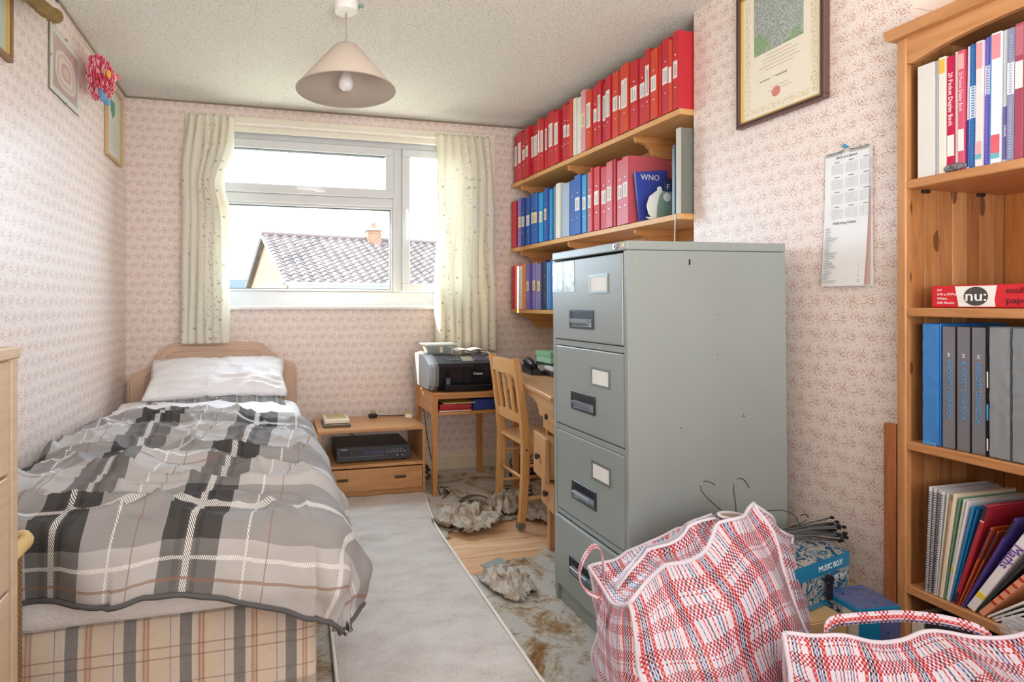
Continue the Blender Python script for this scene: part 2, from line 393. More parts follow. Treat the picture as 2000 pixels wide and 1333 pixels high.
# ================================================================= OUTSIDE
ang = math.radians(12)
def hp(a, b, z):   # a along the ridge, b from ridge towards us
    e = (math.cos(ang), math.sin(ang)); n_ = (math.sin(ang), -math.cos(ang))
    return (-.136+a*e[0]+b*n_[0], 16+a*e[1]+b*n_[1], z)
house = thing('house', 'brick house with a brown pantiled roof seen through the window', 'house', hp(4, 0, -2.7))
t = NT('house_brick'); br = t.n('ShaderNodeTexBrick'); t.l(t.mapping(t.uv(), (1, 1, 1)), br.inputs['Vector'])
br.inputs['Scale'].default_value = 4.4; br.inputs['Color1'].default_value = (*srgb('#6b3d22'), 1); br.inputs['Color2'].default_value = (*srgb('#55301c'), 1); br.inputs['Mortar'].default_value = (*srgb('#6e5c4c'), 1)
br.inputs['Mortar Size'].default_value = .02
t.col(br.outputs[0]); t.rough(.9); BRK = t.m
zr, ze, Lh, bh = 3.02, 1.63, 11, 2.55
def uvquad(m, P, U):
    lay = m.bm.loops.layers.uv.verify(); f = m.bm.faces.new([m.bm.verts.new(p) for p in P])
    for lp, q in zip(f.loops, U): lp[lay].uv = q
m = MB()
uvquad(m, [hp(0, bh-.2, -2.7), hp(0, -bh+.2, -2.7), hp(0, -bh+.2, ze-.05), hp(0, 0, zr-.1), hp(0, bh-.2, ze-.05)], [(0, 0), (5, 0), (5, 4.3), (2.5, 5.7), (0, 4.3)])
uvquad(m, [hp(0, bh-.2, -2.7), hp(Lh, bh-.2, -2.7), hp(Lh, bh-.2, ze-.05), hp(0, bh-.2, ze-.05)], [(0, 0), (11, 0), (11, 4.3), (0, 4.3)])
obj('brick_wall', m, BRK, house)
# pantiles: real curved tiles, far too small to pick apart singly
m = MB(); rows, cols = 15, 42
for r in range(rows):
    b0 = bh*(r/rows); b1 = bh*((r+1)/rows)+.03
    for c in range(cols):
        a0 = -.12+Lh*c/cols; wv = Lh/cols
        prof = [(0, 0), (.2, .045), (.45, .055), (.7, .01), (1.0, -.005)]
        A = [m.bm.verts.new(hp(a0+wv*p, b0, zr-(zr-ze)*b0/bh+h_)) for p, h_ in prof]
        B = [m.bm.verts.new(hp(a0+wv*p, b1, zr-(zr-ze)*b1/bh+h_+.035)) for p, h_ in prof]
        Cc = [m.bm.verts.new(hp(a0+wv*p, b1, zr-(zr-ze)*b1/bh+h_-.02)) for p, h_ in prof]
        for i in range(4):
            m.bm.faces.new([A[i], B[i], B[i+1], A[i+1]]); m.bm.faces.new([B[i], Cc[i], Cc[i+1], B[i+1]])
t = NT('roof_tile'); t.col(t.ramp(t.noise(t.obj(), 3.5, 5, .7), [(.35, '#251b18'), (.5, '#392a26'), (.65, '#51423c')])); t.rough(.75)
obj('roof_tiles', m, t.m, house, kind='stuff')
m = MB(); m.quad(hp(-.1, 0, zr), hp(Lh, 0, zr), hp(Lh, -bh, ze), hp(-.1, -bh, ze)); obj('roof_slope', m, t.m, house)
obj('ridge_tiles', MB().tube([hp(-.14+.01*i, 0, zr+.02) for i in (0,)]+[hp(Lh, 0, zr+.02)], .085, 8), flat('#42302b', .8), house)
obj('barge_board', MB().tube([hp(-.12, bh+.05, ze-.03), hp(-.12, 0, zr-.03), hp(-.12, -bh-.05, ze-.03)], .05, 4), flat('#4a4644', .7), house)
m = MB(); P0 = hp(-.1, bh+.04, ze-.02); P1 = hp(Lh, bh+.04, ze-.02)
m.tube([P0, P1], .05, 6); obj('gutter', m, flat('#5d5a58', .5), house)
m = MB(); m.quad(hp(0, bh-.02, ze-.05), hp(Lh, bh-.02, ze-.05), hp(Lh, bh-.02, ze-.30), hp(0, bh-.02, ze-.30)); obj('fascia', m, flat('#8f9b9a', .5), house)
for i in range(3):
    m = MB(); a = .9+i*2.3
    for (aa, ab, za, zb_) in ((a, a+1.4, 1.28, .3),): m.quad(hp(aa, bh-.14, za), hp(ab, bh-.14, za), hp(ab, bh-.14, zb_), hp(aa, bh-.14, zb_))
    o = obj('upper_window', m, flat('#8aa0aa', .15), house)
chim = hp(3.15, 0, zr)
c = MB(); c.box(chim[0]-.20, chim[0]+.20, chim[1]-.28, chim[1]+.28, 2.45, 3.30)
for f_ in c.bm.faces:
    lay = c.bm.loops.layers.uv.verify()
    for lp in f_.loops: lp[lay].uv = (lp.vert.co.x+lp.vert.co.y, lp.vert.co.z)
chm = obj('chimney', c, BRK, house)
obj('chimney_cap', MB().box(chim[0]-.23, chim[0]+.23, chim[1]-.31, chim[1]+.31, 3.29, 3.35, .01), flat('#6d6056', .8), chm)
for dy in (-.12, .12): obj('chimney_pot', MB().lathe([(.075, 3.35), (.085, 3.37), (.062, 3.40), (.06, 3.50), (.072, 3.52)], (chim[0], chim[1]+dy, 0), 12), flat('#7d3f22', .8), chm)
obj('aerial', MB().tube([(chim[0]-.55, chim[1]+.2, 2.9), (chim[0]-.55, chim[1]+.2, 4.3)], .012, 5).tube([(chim[0]+.25, chim[1]+.2, 3.0), (chim[0]+.42, chim[1]+.2, 4.3)], .010, 5), flat('#b8bcc0', .5), house)
nb = thing('house', 'distant grey-roofed building left of the pantiled house', 'house', (-2.6, 27, -2.7))
obj('wall', MB().box(-5.5, -.6, 27, 32, -2.7, 1.72), flat('#7c7670', .8), nb)
obj('roof', MB().prism([(-6.6, 1.72), (-4.4, 3.4), (-2.7, 2.35), (-2.0, 1.72)], 'y', 26.6, 32).prism([(-2.4, 1.70), (-2.2, 2.25), (-.5, 2.25), (-.4, 1.70)], 'y', 26.8, 31), flat('#4d5156', .8), nb)
struct('ground_outside', MB().box(-30, 30, 5, 60, -2.9, -2.7), flat('#8d8a76', .9))

# ================================================================= CARPETS
def carpet_mat(name, base, dark, dscale=3.2, lo=.42, hi=.62):
    t = NT(name); n1 = t.noise(t.obj(), dscale, 6, .72, .7); n2 = t.noise(t.obj(), 55, 4, .7)
    f = t.math('ADD', t.math('MULTIPLY', n1, .82), t.math('MULTIPLY', n2, .18))
    c = t.ramp(f, [(lo-.07, '#9c7048'), (lo+.005, '#c49f74'), (lo+.06, '#e6d8c2'), (hi+.05, base)])
    t.col(c); t.rough(.95, .1); t.bump(t.noise(t.obj(), 260, 4, .8), .9, .012); return t.m
CARP = carpet_mat('worn_shag_carpet', '#f8f3ea', '#9a7350', 5.0, .41, .46)
hole = [(.66, 2.50), (.72, 2.26), (.93, 2.235), (1.02, 2.33), (1.16, 2.335), (1.24, 2.40), (1.37, 2.43), (1.46, 2.60), (1.40, 2.75), (1.22, 2.80), (1.05, 2.76), (.86, 2.70)]
def inside(x, y, poly):
    r = False; n = len(poly); j = n-1
    for i in range(n):
        xi, yi = poly[i]; xj, yj = poly[j]
        if (yi > y) != (yj > y) and x < (xj-xi)*(y-yi)/(yj-yi)+xi: r = not r
        j = i
    return r
m = MB(); nx, ny = 180, 230; x0, x1, y0, y1 = XL+.001, 1.99, -.2, YB-.02
V = {}
def cz(x, y):
    dn = 1e9
    for i in range(len(hole)):
        a = Vector(hole[i]); b = Vector(hole[(i+1) % len(hole)]); p = Vector((x, y)); tt = max(0, min(1, (p-a).dot(b-a)/(b-a).length_squared)); dn = min(dn, (p-a-(b-a)*tt).length)
    e = math.exp(-(dn/.05)**2)
    return -.001+.0035*fn(x*40, y*40)+.0015*fn(x*120, y*120)+e*(.004+.012*max(0, fn(x*14, y*14, 4)))
for i in range(nx):
    for j in range(ny):
        cx_, cy_ = x0+(i+.5)/nx*(x1-x0), y0+(j+.5)/ny*(y1-y0)
        if inside(cx_+.03*fn(cx_*22, cy_*22), cy_+.03*fn(cx_*22, cy_*22, 9), hole): continue
        if cx_ > 1.775 and (cy_ < 2.1): 
            if cy_ > 1.22: continue
        q = []
        for a, b in ((i, j), (i+1, j), (i+1, j+1), (i, j+1)):
            if (a, b) not in V:
                X_, Y_ = x0+a/nx*(x1-x0), y0+b/ny*(y1-y0); V[(a, b)] = m.bm.verts.new((X_, Y_, cz(X_, Y_)))
            q.append(V[(a, b)])
        m.bm.faces.new(q)
o = obj('carpet', m, CARP, smooth=True); solid(o, .010, -1)
tag(o, 'old brown and cream mottled shag carpet, torn open in front of the filing cabinet', 'carpet')
# crumpled carpet heap beside the bare boards
def heap(name, label, cx_, cy_, rx, ry, hgt, seed, n=70, rot=0):
    m = MB(); cR, sR = math.cos(rot), math.sin(rot); VV = {}
    def ok(u, v):
        r = math.hypot(u, v); a = math.atan2(v, u)
        return r < .80+.22*fn(math.cos(a)*2+seed, math.sin(a)*2)+.08*fn(math.cos(a)*9, math.sin(a)*9, seed)
    for i in range(n):
        for j in range(n):
            if not ok((i+.5)/n*2-1, (j+.5)/n*2-1): continue
            q = []
            for a, b in ((i, j), (i+1, j), (i+1, j+1), (i, j+1)):
                if (a, b) not in VV:
                    u, v = a/n*2-1, b/n*2-1; r = math.hypot(u, v)
                    rg = 1-abs(fn(u*2.6+seed, v*2.6+.8*fn(u*3, v*3, seed)))*2.2
                    z = .004+hgt*max(0, 1-r**2*.85)**.7*(.25+.75*max(0, rg))*(1+.5*fn(u*5, v*5, seed))+.006*fn(u*22, v*22, seed)
                    X_ = u*rx+.03*rx*fn(u*6, v*6, 3)*3; Y_ = v*ry+.1*ry*fn(u*6, v*6, 7)
                    VV[(a, b)] = m.bm.verts.new((cx_+X_*cR-Y_*sR, cy_+X_*sR+Y_*cR, max(.004, z)))
                q.append(VV[(a, b)])
            m.bm.faces.new(q)
    t = NT('torn_carpet'); n1 = t.noise(t.obj(), 7, 5, .7, .5)
    t.col(t.ramp(n1, [(.34, '#a08570'), (.43, '#cfbda8'), (.52, '#efe9df'), (.66, '#c4c1bb')])); t.rough(.95, .1); t.bump(t.noise(t.obj(), 150, 4, .8), .9, .010)
    o = obj(name, m, t.m, smooth=True, loc=(cx_, cy_, 0)); solid(o, .006, -1); return tag(o, label, 'carpet')
heap('torn_carpet_piece', 'crumpled torn carpet folded back between the rug and the chair', 1.00, 2.80, .22, .20, .075, 2.2, rot=.3)
heap('torn_carpet_piece', 'rolled up grey-brown carpet edge lying around the chair feet', 1.27, 2.93, .13, .17, .10, 6.1, rot=-.6)
heap('torn_carpet_piece', 'frayed pale carpet shreds beside the filing cabinet and desk', 1.42, 2.78, .12, .16, .035, 11.3)
heap('torn_carpet_piece', 'small ruffled carpet flap under the rug edge in front of the bare boards', .93, 2.14, .12, .17, .035, 15.7, n=50)
o = obj('offcut', MB().box(.90, 1.02, 2.315, 2.375, -.012, -.009, rot=Matrix.Rotation(.45, 3, 'Z')), flat('#93a09f', .6), loc=(.96, 2.345, -.012)); tag(o, 'flat grey-green offcut lying on the bare boards', 'offcut')
m = MB().grid(12, 4, lambda u, v: (1.04+.20*u, 3.02+.06*v+.02*math.sin(u*5), .012+.035*math.sin(u*PI)*(1-.3*v)))
o = obj('strap', m, flat('#5d5046', .7), smooth=True, loc=(1.14, 3.05, 0)); solid(o, .004); tag(o, 'dark brown strip of felt curling on the carpet near the printer table', 'strap')
# rug
t = NT('rug_pile'); n1 = t.noise(t.mapping(t.obj(), (1, 2.2, 1)), 5, 4, .6); n2 = t.noise(t.obj(), 190, 3, .7)
c = t.ramp(t.math('ADD', t.math('MULTIPLY', n1, .5), t.math('MULTIPLY', n2, .5)), [(.36, '#c9c0ba'), (.50, '#e2dbd6'), (.62, '#ece7e3')])
t.col(c); t.rough(.95, .15); t.bump(n2, .8, .008)
def rugx(v):   # v: 0 near, 1 far
    y = .45+v*2.83
    right = .765+.055*v+(.075*max(0, (v-.78)/.22)**1.6)
    return .165+.13*v*v, right, y
m = MB().grid(60, 160, lambda u, v: ((rugx(v)[0]+(rugx(v)[1]-rugx(v)[0])*u), rugx(v)[2]+.006*fn(u*5, v*3), .012+.004*fn(u*6, v*14)+.0012*fn(u*90, v*200)+.008*(1-abs(2*u-1)**14)-.004))
rug = obj('rug', m, t.m, smooth=True, loc=(.5, 1.9, 0)); solid(rug, .010, -1); tag(rug, 'long pale beige pile rug on the floor beside the bed', 'rug')
mw = flat('#eee9e2', .8)
for s_ in (0, 1): obj('edge_binding', MB().tube([(rugx(i/40)[s_], rugx(i/40)[2], .012) for i in range(41)], .0065, 6), mw, rug, smooth=True)

# ================================================================= BED
bed = thing('single_bed', 'single divan bed with tan headboard standing against the left wall', 'bed', (-.36, 2.6, 0))
BX0, BX1, BY0, BY1 = -.835, .115, 1.46, 3.66
t_u = [(0, '#d6c9ba'), (.10, '#8d6f63'), (.115, '#d6c9ba'), (.28, '#6a6866'), (.50, '#d6c9ba'), (.60, '#c9a98a'), (.63, '#9b5f55'), (.645, '#c9a98a'), (.70, '#9b5f55'), (.715, '#c9a98a'), (.74, '#dcc9b0')]
t_v = [(0, '#ffffff'), (.10, '#9b5f55'), (.115, '#ffffff'), (.20, '#9b5f55'), (.215, '#ffffff'), (.55, '#9a9590'), (.74, '#ffffff'), (.86, '#9b5f55'), (.875, '#ffffff')]
TICK = plaid('mattress_ticking', .125, .26, t_u, t_v, .002, rough=.75, mult=True)
def soft_box(x0, x1, y0, y1, z0, z1, r=.04, puff=.01, seed=0, n=24):
    """closed rounded box with slight puffing, UVs in metres"""
    m = MB(); nx, ny, nz = n, int(n*1.8), 6
    def P(x, y, z):
        p = Vector((x, y, z)); c_ = Vector((min(max(x, x0+r), x1-r), min(max(y, y0+r), y1-r), min(max(z, z0+r), z1-r)))
        d = p-c_
        if d.length > 1e-6: p = c_+d.normalized()*r*(1+.15*fn(x*7, y*7, z*7+seed))
        p.z += puff*fn(x*4, y*4, seed)*(1 if z > (z0+z1)/2 else 0); return p
    L = lambda a, b, t_: a+(b-a)*t_
    m.grid(nx, ny, lambda u, v: P(L(x0, x1, u), L(y0, y1, v), z1), lambda u, v: (L(x0, x1, u), L(y0, y1, v)))
    m.grid(nx, nz, lambda u, v: P(L(x0, x1, u), y0, L(z0, z1, v)), lambda u, v: (L(x0, x1, u), L(z0, z1, v)))
    m.grid(nx, nz, lambda u, v: P(L(x1, x0, u), y1, L(z0, z1, v)), lambda u, v: (L(x0, x1, u), L(z0, z1, v)))
    m.grid(ny, nz, lambda u, v: P(x1, L(y0, y1, u), L(z0, z1, v)), lambda u, v: (L(y0, y1, u), L(z0, z1, v)))
    m.grid(ny, nz, lambda u, v: P(x0, L(y1, y0, u), L(z0, z1, v)), lambda u, v: (L(y0, y1, u), L(z0, z1, v)))
    m.grid(nx, ny, lambda u, v: P(L(x1, x0, u), L(y0, y1, v), z0))
    bmesh.ops.remove_doubles(m.bm, verts=m.bm.verts, dist=.0004); return m
obj('divan_base', soft_box(BX0, BX1, BY0, BY1, .03, .388, .025, 0), TICK, bed, smooth=True)
SHEET = NT('white_cotton'); SHEET.col(SHEET.mix(SHEET.noise(SHEET.obj(), 5, 3), srgb('#e9e9ee'), srgb('#f4f4f6'))); SHEET.rough(.85, .2); SHEET.bump(SHEET.noise(SHEET.mapping(SHEET.obj(), (3, 1, 6)), 5, 4, .6), .35, .03); SHEET = SHEET.m
obj('mattress', soft_box(BX0-.005, BX1+.012, BY0-.015, BY1, .384, .512, .035, .01, 3), SHEET, bed, smooth=True)
for px_, py_ in ((BX0+.08, BY0+.1), (BX1-.08, BY0+.1), (BX0+.08, BY1-.1), (BX1-.08, BY1-.1)): obj('castor', MB().lathe([(.02, 0), (.025, .01), (.025, .03)], (px_, py_, 0), 12), BLACK, bed)
hb = [(-.835, .25), (-.835, .69), (-.82, .705), (-.70, .775), (-.655, .855), (-.62, .885), (-.58, .898), (-.09, .898), (-.05, .885), (.0, .84), (.05, .795), (.13, .765), (.155, .745), (.16, .70), (.16, .25)]
HEAD = NT('tan_velour'); HEAD.col(HEAD.mix(HEAD.noise(HEAD.obj(), 6, 4), srgb('#cfb19b'), srgb('#dbc0ab'))); HEAD.rough(.9, .1); HEAD.b.inputs['Sheen Weight'].default_value = .3; HEAD.bump(HEAD.noise(HEAD.obj(), 300, 2), .2, .002)
m = MB().prism(hb, 'y', 3.665, 3.735); bmesh.ops.bevel(m.bm, geom=[e for e in m.bm.edges if all(abs(v.co.y-3.665) < 1e-4 for v in e.verts)], offset=.018, segments=3, affect='EDGES')
hbo = obj('headboard', m, HEAD.m, bed)
ins = [(-.74, .50), (-.74, .70), (-.70, .73), (-.64, .77), (-.60, .84), (-.55, .858), (-.12, .858), (-.07, .84), (-.03, .79), (.06, .74), (.08, .72), (.08, .50)]
obj('padded_piping', MB().tube([(x, 3.661, z) for x, z in ins], .006, 6, smooth=1), HEAD.m, hbo, smooth=True)

# drape over the foot and the right hand side of the mattress
def drape(a, b, top, X0, Y0, r=.055, flare=.05):
    """a,b: cloth coordinates in metres (x, y before folding over the edges)"""
    ex = max(0, a-X0); ey = max(0, Y0-b); L_ = (ex**4+ey**4)**.25
    if L_ < 1e-6: return Vector((a, b, top))
    ph = math.atan2(ey, ex)
    arc = r*PI/2
    if L_ < arc: th = L_/r; o_ = r*math.sin(th); dz = r*(1-math.cos(th))
    else: o_ = r+flare*(1-math.exp(-(L_-arc)*4)); dz = r+(L_-arc)*.97
    if ex > 0 and ey > 0: o_ *= 1+.10*math.sin(ph*6+.7)*min(1, L_/.2)
    return Vector((min(a, X0)+o_*math.cos(ph), max(b, Y0)-o_*math.sin(ph), top-dz))
t = NT('grey_check_duvet'); sp = t.n('ShaderNodeSeparateXYZ'); t.l(t.uv(), sp.inputs[0]); v_ = t.math('FRACT', sp.outputs[1])
beyond = t.math('GREATER_THAN', sp.outputs[0], 1.95); u_ = t.math('ADD', t.math('MULTIPLY', t.math('FRACT', sp.outputs[0]), t.math('SUBTRACT', 1, beyond)), t.math('MULTIPLY', beyond, t.math('ADD', .58, t.math('MULTIPLY', t.math('SUBTRACT', sp.outputs[0], 1.95), .3))))
K = .38
cu = t.ramp(u_, [(0, 1.0), (.12, K), (.22, K*.80), (.27, K), (.375, K*.76), (.41, K), (.55, 1.0)], 'CONSTANT')
cv = t.ramp(v_, [(0, 1.0), (.08, K), (.24, K*.8), (.27, K), (.34, K*.8), (.37, K), (.48, 1.0)], 'CONSTANT')
c = t.mix(1.0, srgb('#b9b8b9'), cu, 'MULTIPLY'); c = t.mix(1.0, c, t.mix(.45, cv, cu, 'LIGHTEN'), 'MULTIPLY')
def line(x, p, w): return t.math('LESS_THAN', t.math('ABSOLUTE', t.math('SUBTRACT', x, p)), w)
tw = t.math('GREATER_THAN', t.math('FRACT', t.math('ADD', t.math('MULTIPLY', sp.outputs[0], 62), t.math('MULTIPLY', sp.outputs[1], 82))), .42)
wl = t.math('MAXIMUM', t.math('MAXIMUM', line(u_, .325, .026), line(v_, .305, .020)), t.math('MAXIMUM', line(u_, .76, .009), line(v_, .022, .007)))
c = t.mix(t.math('MULTIPLY', wl, t.math('MULTIPLY', tw, .92)), c, srgb('#f1f1f1'))
bl = t.math('MAXIMUM', line(u_, .92, .005), line(v_, .955, .005)); c = t.mix(t.math('MULTIPLY', bl, .7), c, srgb('#94715f'))
nz = t.noise(t.uv(), 150, 3, .7); c = t.mix(.30, c, t.mix(nz, (.0, .0, .0), (1, 1, 1)), 'SOFT_LIGHT')
t.col(c); t.rough(.85, .2); t.bump(nz, .1, .002); DUV = t.m
ax0, ax1, by0, by1 = -.80, .42, 1.28, 3.00
def duv(u, v, lift=0, xo=0):
    b = by0+(by1-by0)*v
    right = ax1-.13*v-.05*max(0, v-.75)*4; left = ax0
    a = left+(right-left)*u
    if v < .5: b -= (.13*(max(0, u-.50)/.50)**1.5+.012*math.sin(u*9))*(1-2*v)
    q = 1-abs(2*(a+.40)/.95)**2.2
    top = .550+.050*max(0, min(1, (3.1-b)/1.7))+.040*max(0, min(1, q))
    ov0 = math.hypot(max(0, a-BX1), max(0, BY0-b)); fade = 1-.8*min(1, ov0/.08); base0 = top
    top += .022*fn(a*3.5, b*3.2)+.016*fn(a*5+b*3, b*5-a*4, 2)
    rd = 1-abs(fn(a*2.3+b*2.0, b*2.9-a*.8, 5))*3.2; rd = max(0, rd); top += .034*rd**2.2
    rd2 = max(0, 1-abs(fn(a*3.1-b*1.2+4, b*4.5+a*1.4, 8))*4); top += .022*rd2**2
    rd3 = max(0, 1-abs(fn(a*6-b*4, b*8+a*5, 11))*4); top += .010*rd3**2
    top = base0+(top-base0)*fade
    exo, eyo = max(0, a-BX1), max(0, BY0-b)
    if exo > 0 and eyo > 0:
        Lq = math.hypot(exo, eyo)
        if Lq > .35: a = BX1+exo*.35/Lq; b = BY0-eyo*.35/Lq
    p = drape(a, b, top+lift, BX1-.015, BY0+.02, .075, .075)
    ov = math.hypot(max(0, a-BX1), max(0, BY0-b))
    if ov > 0:
        k = min(1, ov/.12); w_ = .022*fn(a*7, b*7, 3)+.014*fn(a*15, b*15, 4)
        n_ = Vector((max(0, a-BX1), -max(0, BY0-b), 0)).normalized(); p += n_*w_*k
        p += n_*.045*math.sin(min(1, ov/.30)*PI)
    if p.x < XL+.03: p.x = XL+.03
    kx = max(0, min(1, (-.34-p.x)/.20)); kx = kx*kx*(3-2*kx); lim = 1.33+.105*kx
    if p.y < lim+.04 and kx > 0: p.y = lim+.04*math.exp((p.y-lim-.04)/.04)
    return p
def duv_uv(u, v):
    b = by0+(by1-by0)*v; a = ax0+(ax1-.13*v-ax0)*u; t_ = (b-1.45)/1.65
    b -= .13*(max(0, u-.50)/.50)**1.5*(1-2*v) if v < .5 else 0
    return ((a+.475)/(.30+.16*t_)+.335, (b-1.51)/.62+.28)
m = MB().grid(200, 230, duv, duv_uv)
dv = obj('duvet', m, DUV, smooth=True, loc=(-.36, 2.2, .6)); solid(dv, .020, -1); tag(dv, 'grey and white checked duvet spread over the single bed and hanging over its foot', 'duvet')
obj('hem_piping', MB().tube([duv(i/90, 0)+Vector((0, -.002, -.002)) for i in range(91)]+[duv(1, j/90)+Vector((.002, 0, -.002)) for j in range(1, 60)], .006, 6), flat('#5c5d60', .8), dv, smooth=True)
# white sheet turned back above the duvet
def shp(u, v):
    b = 2.90+.50*v; a = -.80+(.36-(-.80))*u; b += .05*fn(u*3, v*2)
    top = .553+.035*max(0, 1-abs(2*(a+.38)/.95)**3)+.012*v+.012*fn(a*5, b*6, 6)+.010*max(0, 1-abs(fn(a*5+b*4, b*9, 2))*4)
    p = drape(a, b, top, BX1-.03, 0, .08, .13)
    p.x += .012*fn(u*8, v*8)*(a > BX1)
    return p
m = MB().grid(90, 36, shp, lambda u, v: (u, v)); s_ = obj('sheet', m, SHEET, smooth=True, loc=(-.3, 3.2, .6)); solid(s_, .008, -1); tag(s_, 'white sheet turned back between the duvet and the pillows', 'sheet')
def pillow(cx_, cy_, cz_, w, d, h, tilt, mat, label, seed, yaw=0):
    m = MB()
    def P(u, v, sg):
        x, y = 2*u-1, 2*v-1
        e = max(0, (1-abs(x)**3.2))*max(0, (1-abs(y)**3.0)); z = sg*h/2*e**.42
        z += (.010*fn(x*3, y*4, seed)+.012*max(0, 1-abs(fn(x*2.5+y, y*3-x, seed+3))*4))*(e > .01)*(sg > 0)
        px_ = x*(1-.06*(1-abs(y))*abs(x)); py_ = y*(1-.10*(1-abs(x))*abs(y))
        return (px_*w/2, py_*d/2, z)
    m.grid(44, 34, lambda u, v: P(u, v, 1), lambda u, v: (u*w, v*d)); m.grid(44, 34, lambda u, v: P(1-u, v, -1), lambda u, v: (w-u*w, v*d))
    bmesh.ops.remove_doubles(m.bm, verts=m.bm.verts, dist=.0006)
    o = obj('pillow', m, mat, smooth=True, local=True, loc=(cx_, cy_, cz_)); o.rotation_euler = (tilt, 0, yaw); return tag(o, label, 'pillow')
pillow(-.30, 3.455, .590, .76, .38, .09, .10, plaid('grey_check_pillowcase', .11, .11, [(0, '#8b8c90'), (.3, '#77797e'), (.45, '#d5d6d8'), (.52, '#77797e'), (.7, '#a7a8ac')], [(0, '#8b8c90'), (.3, '#77797e'), (.45, '#d5d6d8'), (.52, '#77797e'), (.7, '#a7a8ac')], .004, rough=.85), 'grey checked pillow lying flat under the white one', 2)
pillow(-.30, 3.490, .705, .78, .38, .12, .50, SHEET, 'white pillow leaning against the tan headboard', 9, .03)

# ================================================================= CHEST, BASKET
LIME = wood('#cdb79d', '#bfa88c', 'y', 2.5, .5, name='limed_oak')
ch = thing('chest_of_drawers', 'pale oak chest of drawers at the left edge, in front of the bed', 'chest of drawers', (-.655, .78, 0))
obj('top', MB().box(-.855, -.450, .38, 1.190, 1.040, 1.062, .003), LIME, ch)
obj('carcass', MB().box(-.852, -.452, 1.156, 1.180, 0, 1.04, .001).box(-.852, -.452, .39, .414, 0, 1.04, .001).box(-.852, -.84, .414, 1.156, 0, 1.04).box(-.852, -.470, .414, 1.156, 0, .05), LIME, ch)
for k in range(5):
    z0 = .012+k*.2065
    dd = obj('drawer', MB().box(-.474, -.455, .416, 1.154, z0, z0+.200, .002).box(-.80, -.474, .43, 1.14, z0+.01, z0+.17), LIME, ch)
    obj('handle', MB().box(-.455, -.437, .70, .86, z0+.09, z0+.104, .003), flat('#a9a9a6', .3, .9), dd)
WICK = NT('woven_wicker'); w1 = WICK.n('ShaderNodeTexWave'); w1.bands_direction = 'Z'; w1.inputs['Scale'].default_value = 38; w1.inputs['Distortion'].default_value = 1.2; WICK.l(WICK.obj(), w1.inputs['Vector'])
w2 = WICK.n('ShaderNodeTexChecker'); w2.inputs['Scale'].default_value = 160; WICK.l(WICK.obj(), w2.inputs['Vector'])
f = WICK.math('ADD', WICK.math('MULTIPLY', w1.outputs['Fac'], .6), WICK.math('MULTIPLY', w2.outputs['Fac'], .4))
WICK.col(WICK.ramp(f, [(.2, '#7b5a38'), (.8, '#b8935f')])); WICK.rough(.8); WICK.bump(f, .8, .004); WICK = WICK.m
bk = thing('wicker_basket', 'brown woven basket wedged between the chest of drawers and the bed foot', 'basket', (-.66, 1.31, 0))
m = MB(); m.prism([(-.845, 1.205), (-.535, 1.205), (-.522, 1.225), (-.522, 1.385), (-.535, 1.405), (-.845, 1.405)], 'z', .0, .615)
obj('body', m, WICK, bk)
STRAW = flat('#d9bd86', .7)
loop = [(-.845, 1.205), (-.53, 1.205), (-.517, 1.22), (-.517, 1.39), (-.53, 1.408), (-.845, 1.408)]
def lerp_loop(loop, n):
    P = [Vector((*p, 0)) for p in loop]; L_ = [(P[(i+1) % len(P)]-P[i]).length for i in range(len(P))]; T = sum(L_); out = []
    for k in range(n):
        s = T*k/n; i = 0
        while s > L_[i]: s -= L_[i]; i += 1
        out.append(P[i].lerp(P[(i+1) % len(P)], s/L_[i]))
    return out
LL = lerp_loop(loop, 260)
for ph in range(3):
    pts = [(p.x+.008*math.cos(k*.55+ph*2.1), p.y+.008*math.cos(k*.55+ph*2.1), .625+.012*math.sin(k*.55+ph*2.1)*1.1) for k, p in enumerate(LL)]
    obj('braided_rim', MB().tube(pts, .006, 5, closed=True), STRAW, bk, smooth=True)
obj('lid', MB().box(-.84, -.53, 1.21, 1.40, .615, .628, .004), WICK, bk)

# ================================================================= BEDSIDE CABINET
ns = thing('bedside_cabinet', 'low teak bedside cabinet with open shelf and one drawer beside the bed', 'cabinet', (.58, 3.5, 0))
NX0, NX1, NY0, NY1 = .26, .900, 3.285, 3.665
TEAK = wood('#cf9d6c', '#b78351', 'x', 1.2, .35, name='teak'); TEAKZ = wood('#c89666', '#ae7b4b', 'y', 1.2, .4, name='teak')
obj('top', MB().box(NX0, NX1, NY0-.004, NY1, .388, .406, .002), TEAK, ns)
obj('side_panel', MB().box(NX1-.018, NX1, NY0, NY1, .0, .388, .001), TEAKZ, ns)
obj('side_panel', MB().box(NX0, NX0+.018, NY0, NY1, .0, .388, .001), TEAKZ, ns)
obj('shelf', MB().box(NX0+.018, NX1-.018, NY0+.004, NY1, .178, .196, .001), TEAK, ns)
dw = obj('drawer', MB().box(NX0+.021, NX1-.021, NY0-.001, NY0+.015, .042, .170, .0015).box(NX0+.03, NX1-.03, NY0+.015, NY1-.03, .05, .15), TEAK, ns)
for hx in (.40, .745):
    h = obj('handle', MB().box(hx-.036, hx+.036, NY0-.005, NY0-.001, .103, .123, .0018), flat('#8a6a48', .3, .8), dw)
    obj('handle_recess', MB().box(hx-.026, hx+.026, NY0-.0056, NY0-.004, .108, .118, .001), flat('#3b2a1c', .6), h)
obj('plinth', MB().box(NX0+.018, NX1-.018, NY0+.012, NY0+.028, .0, .040), TEAK, ns)
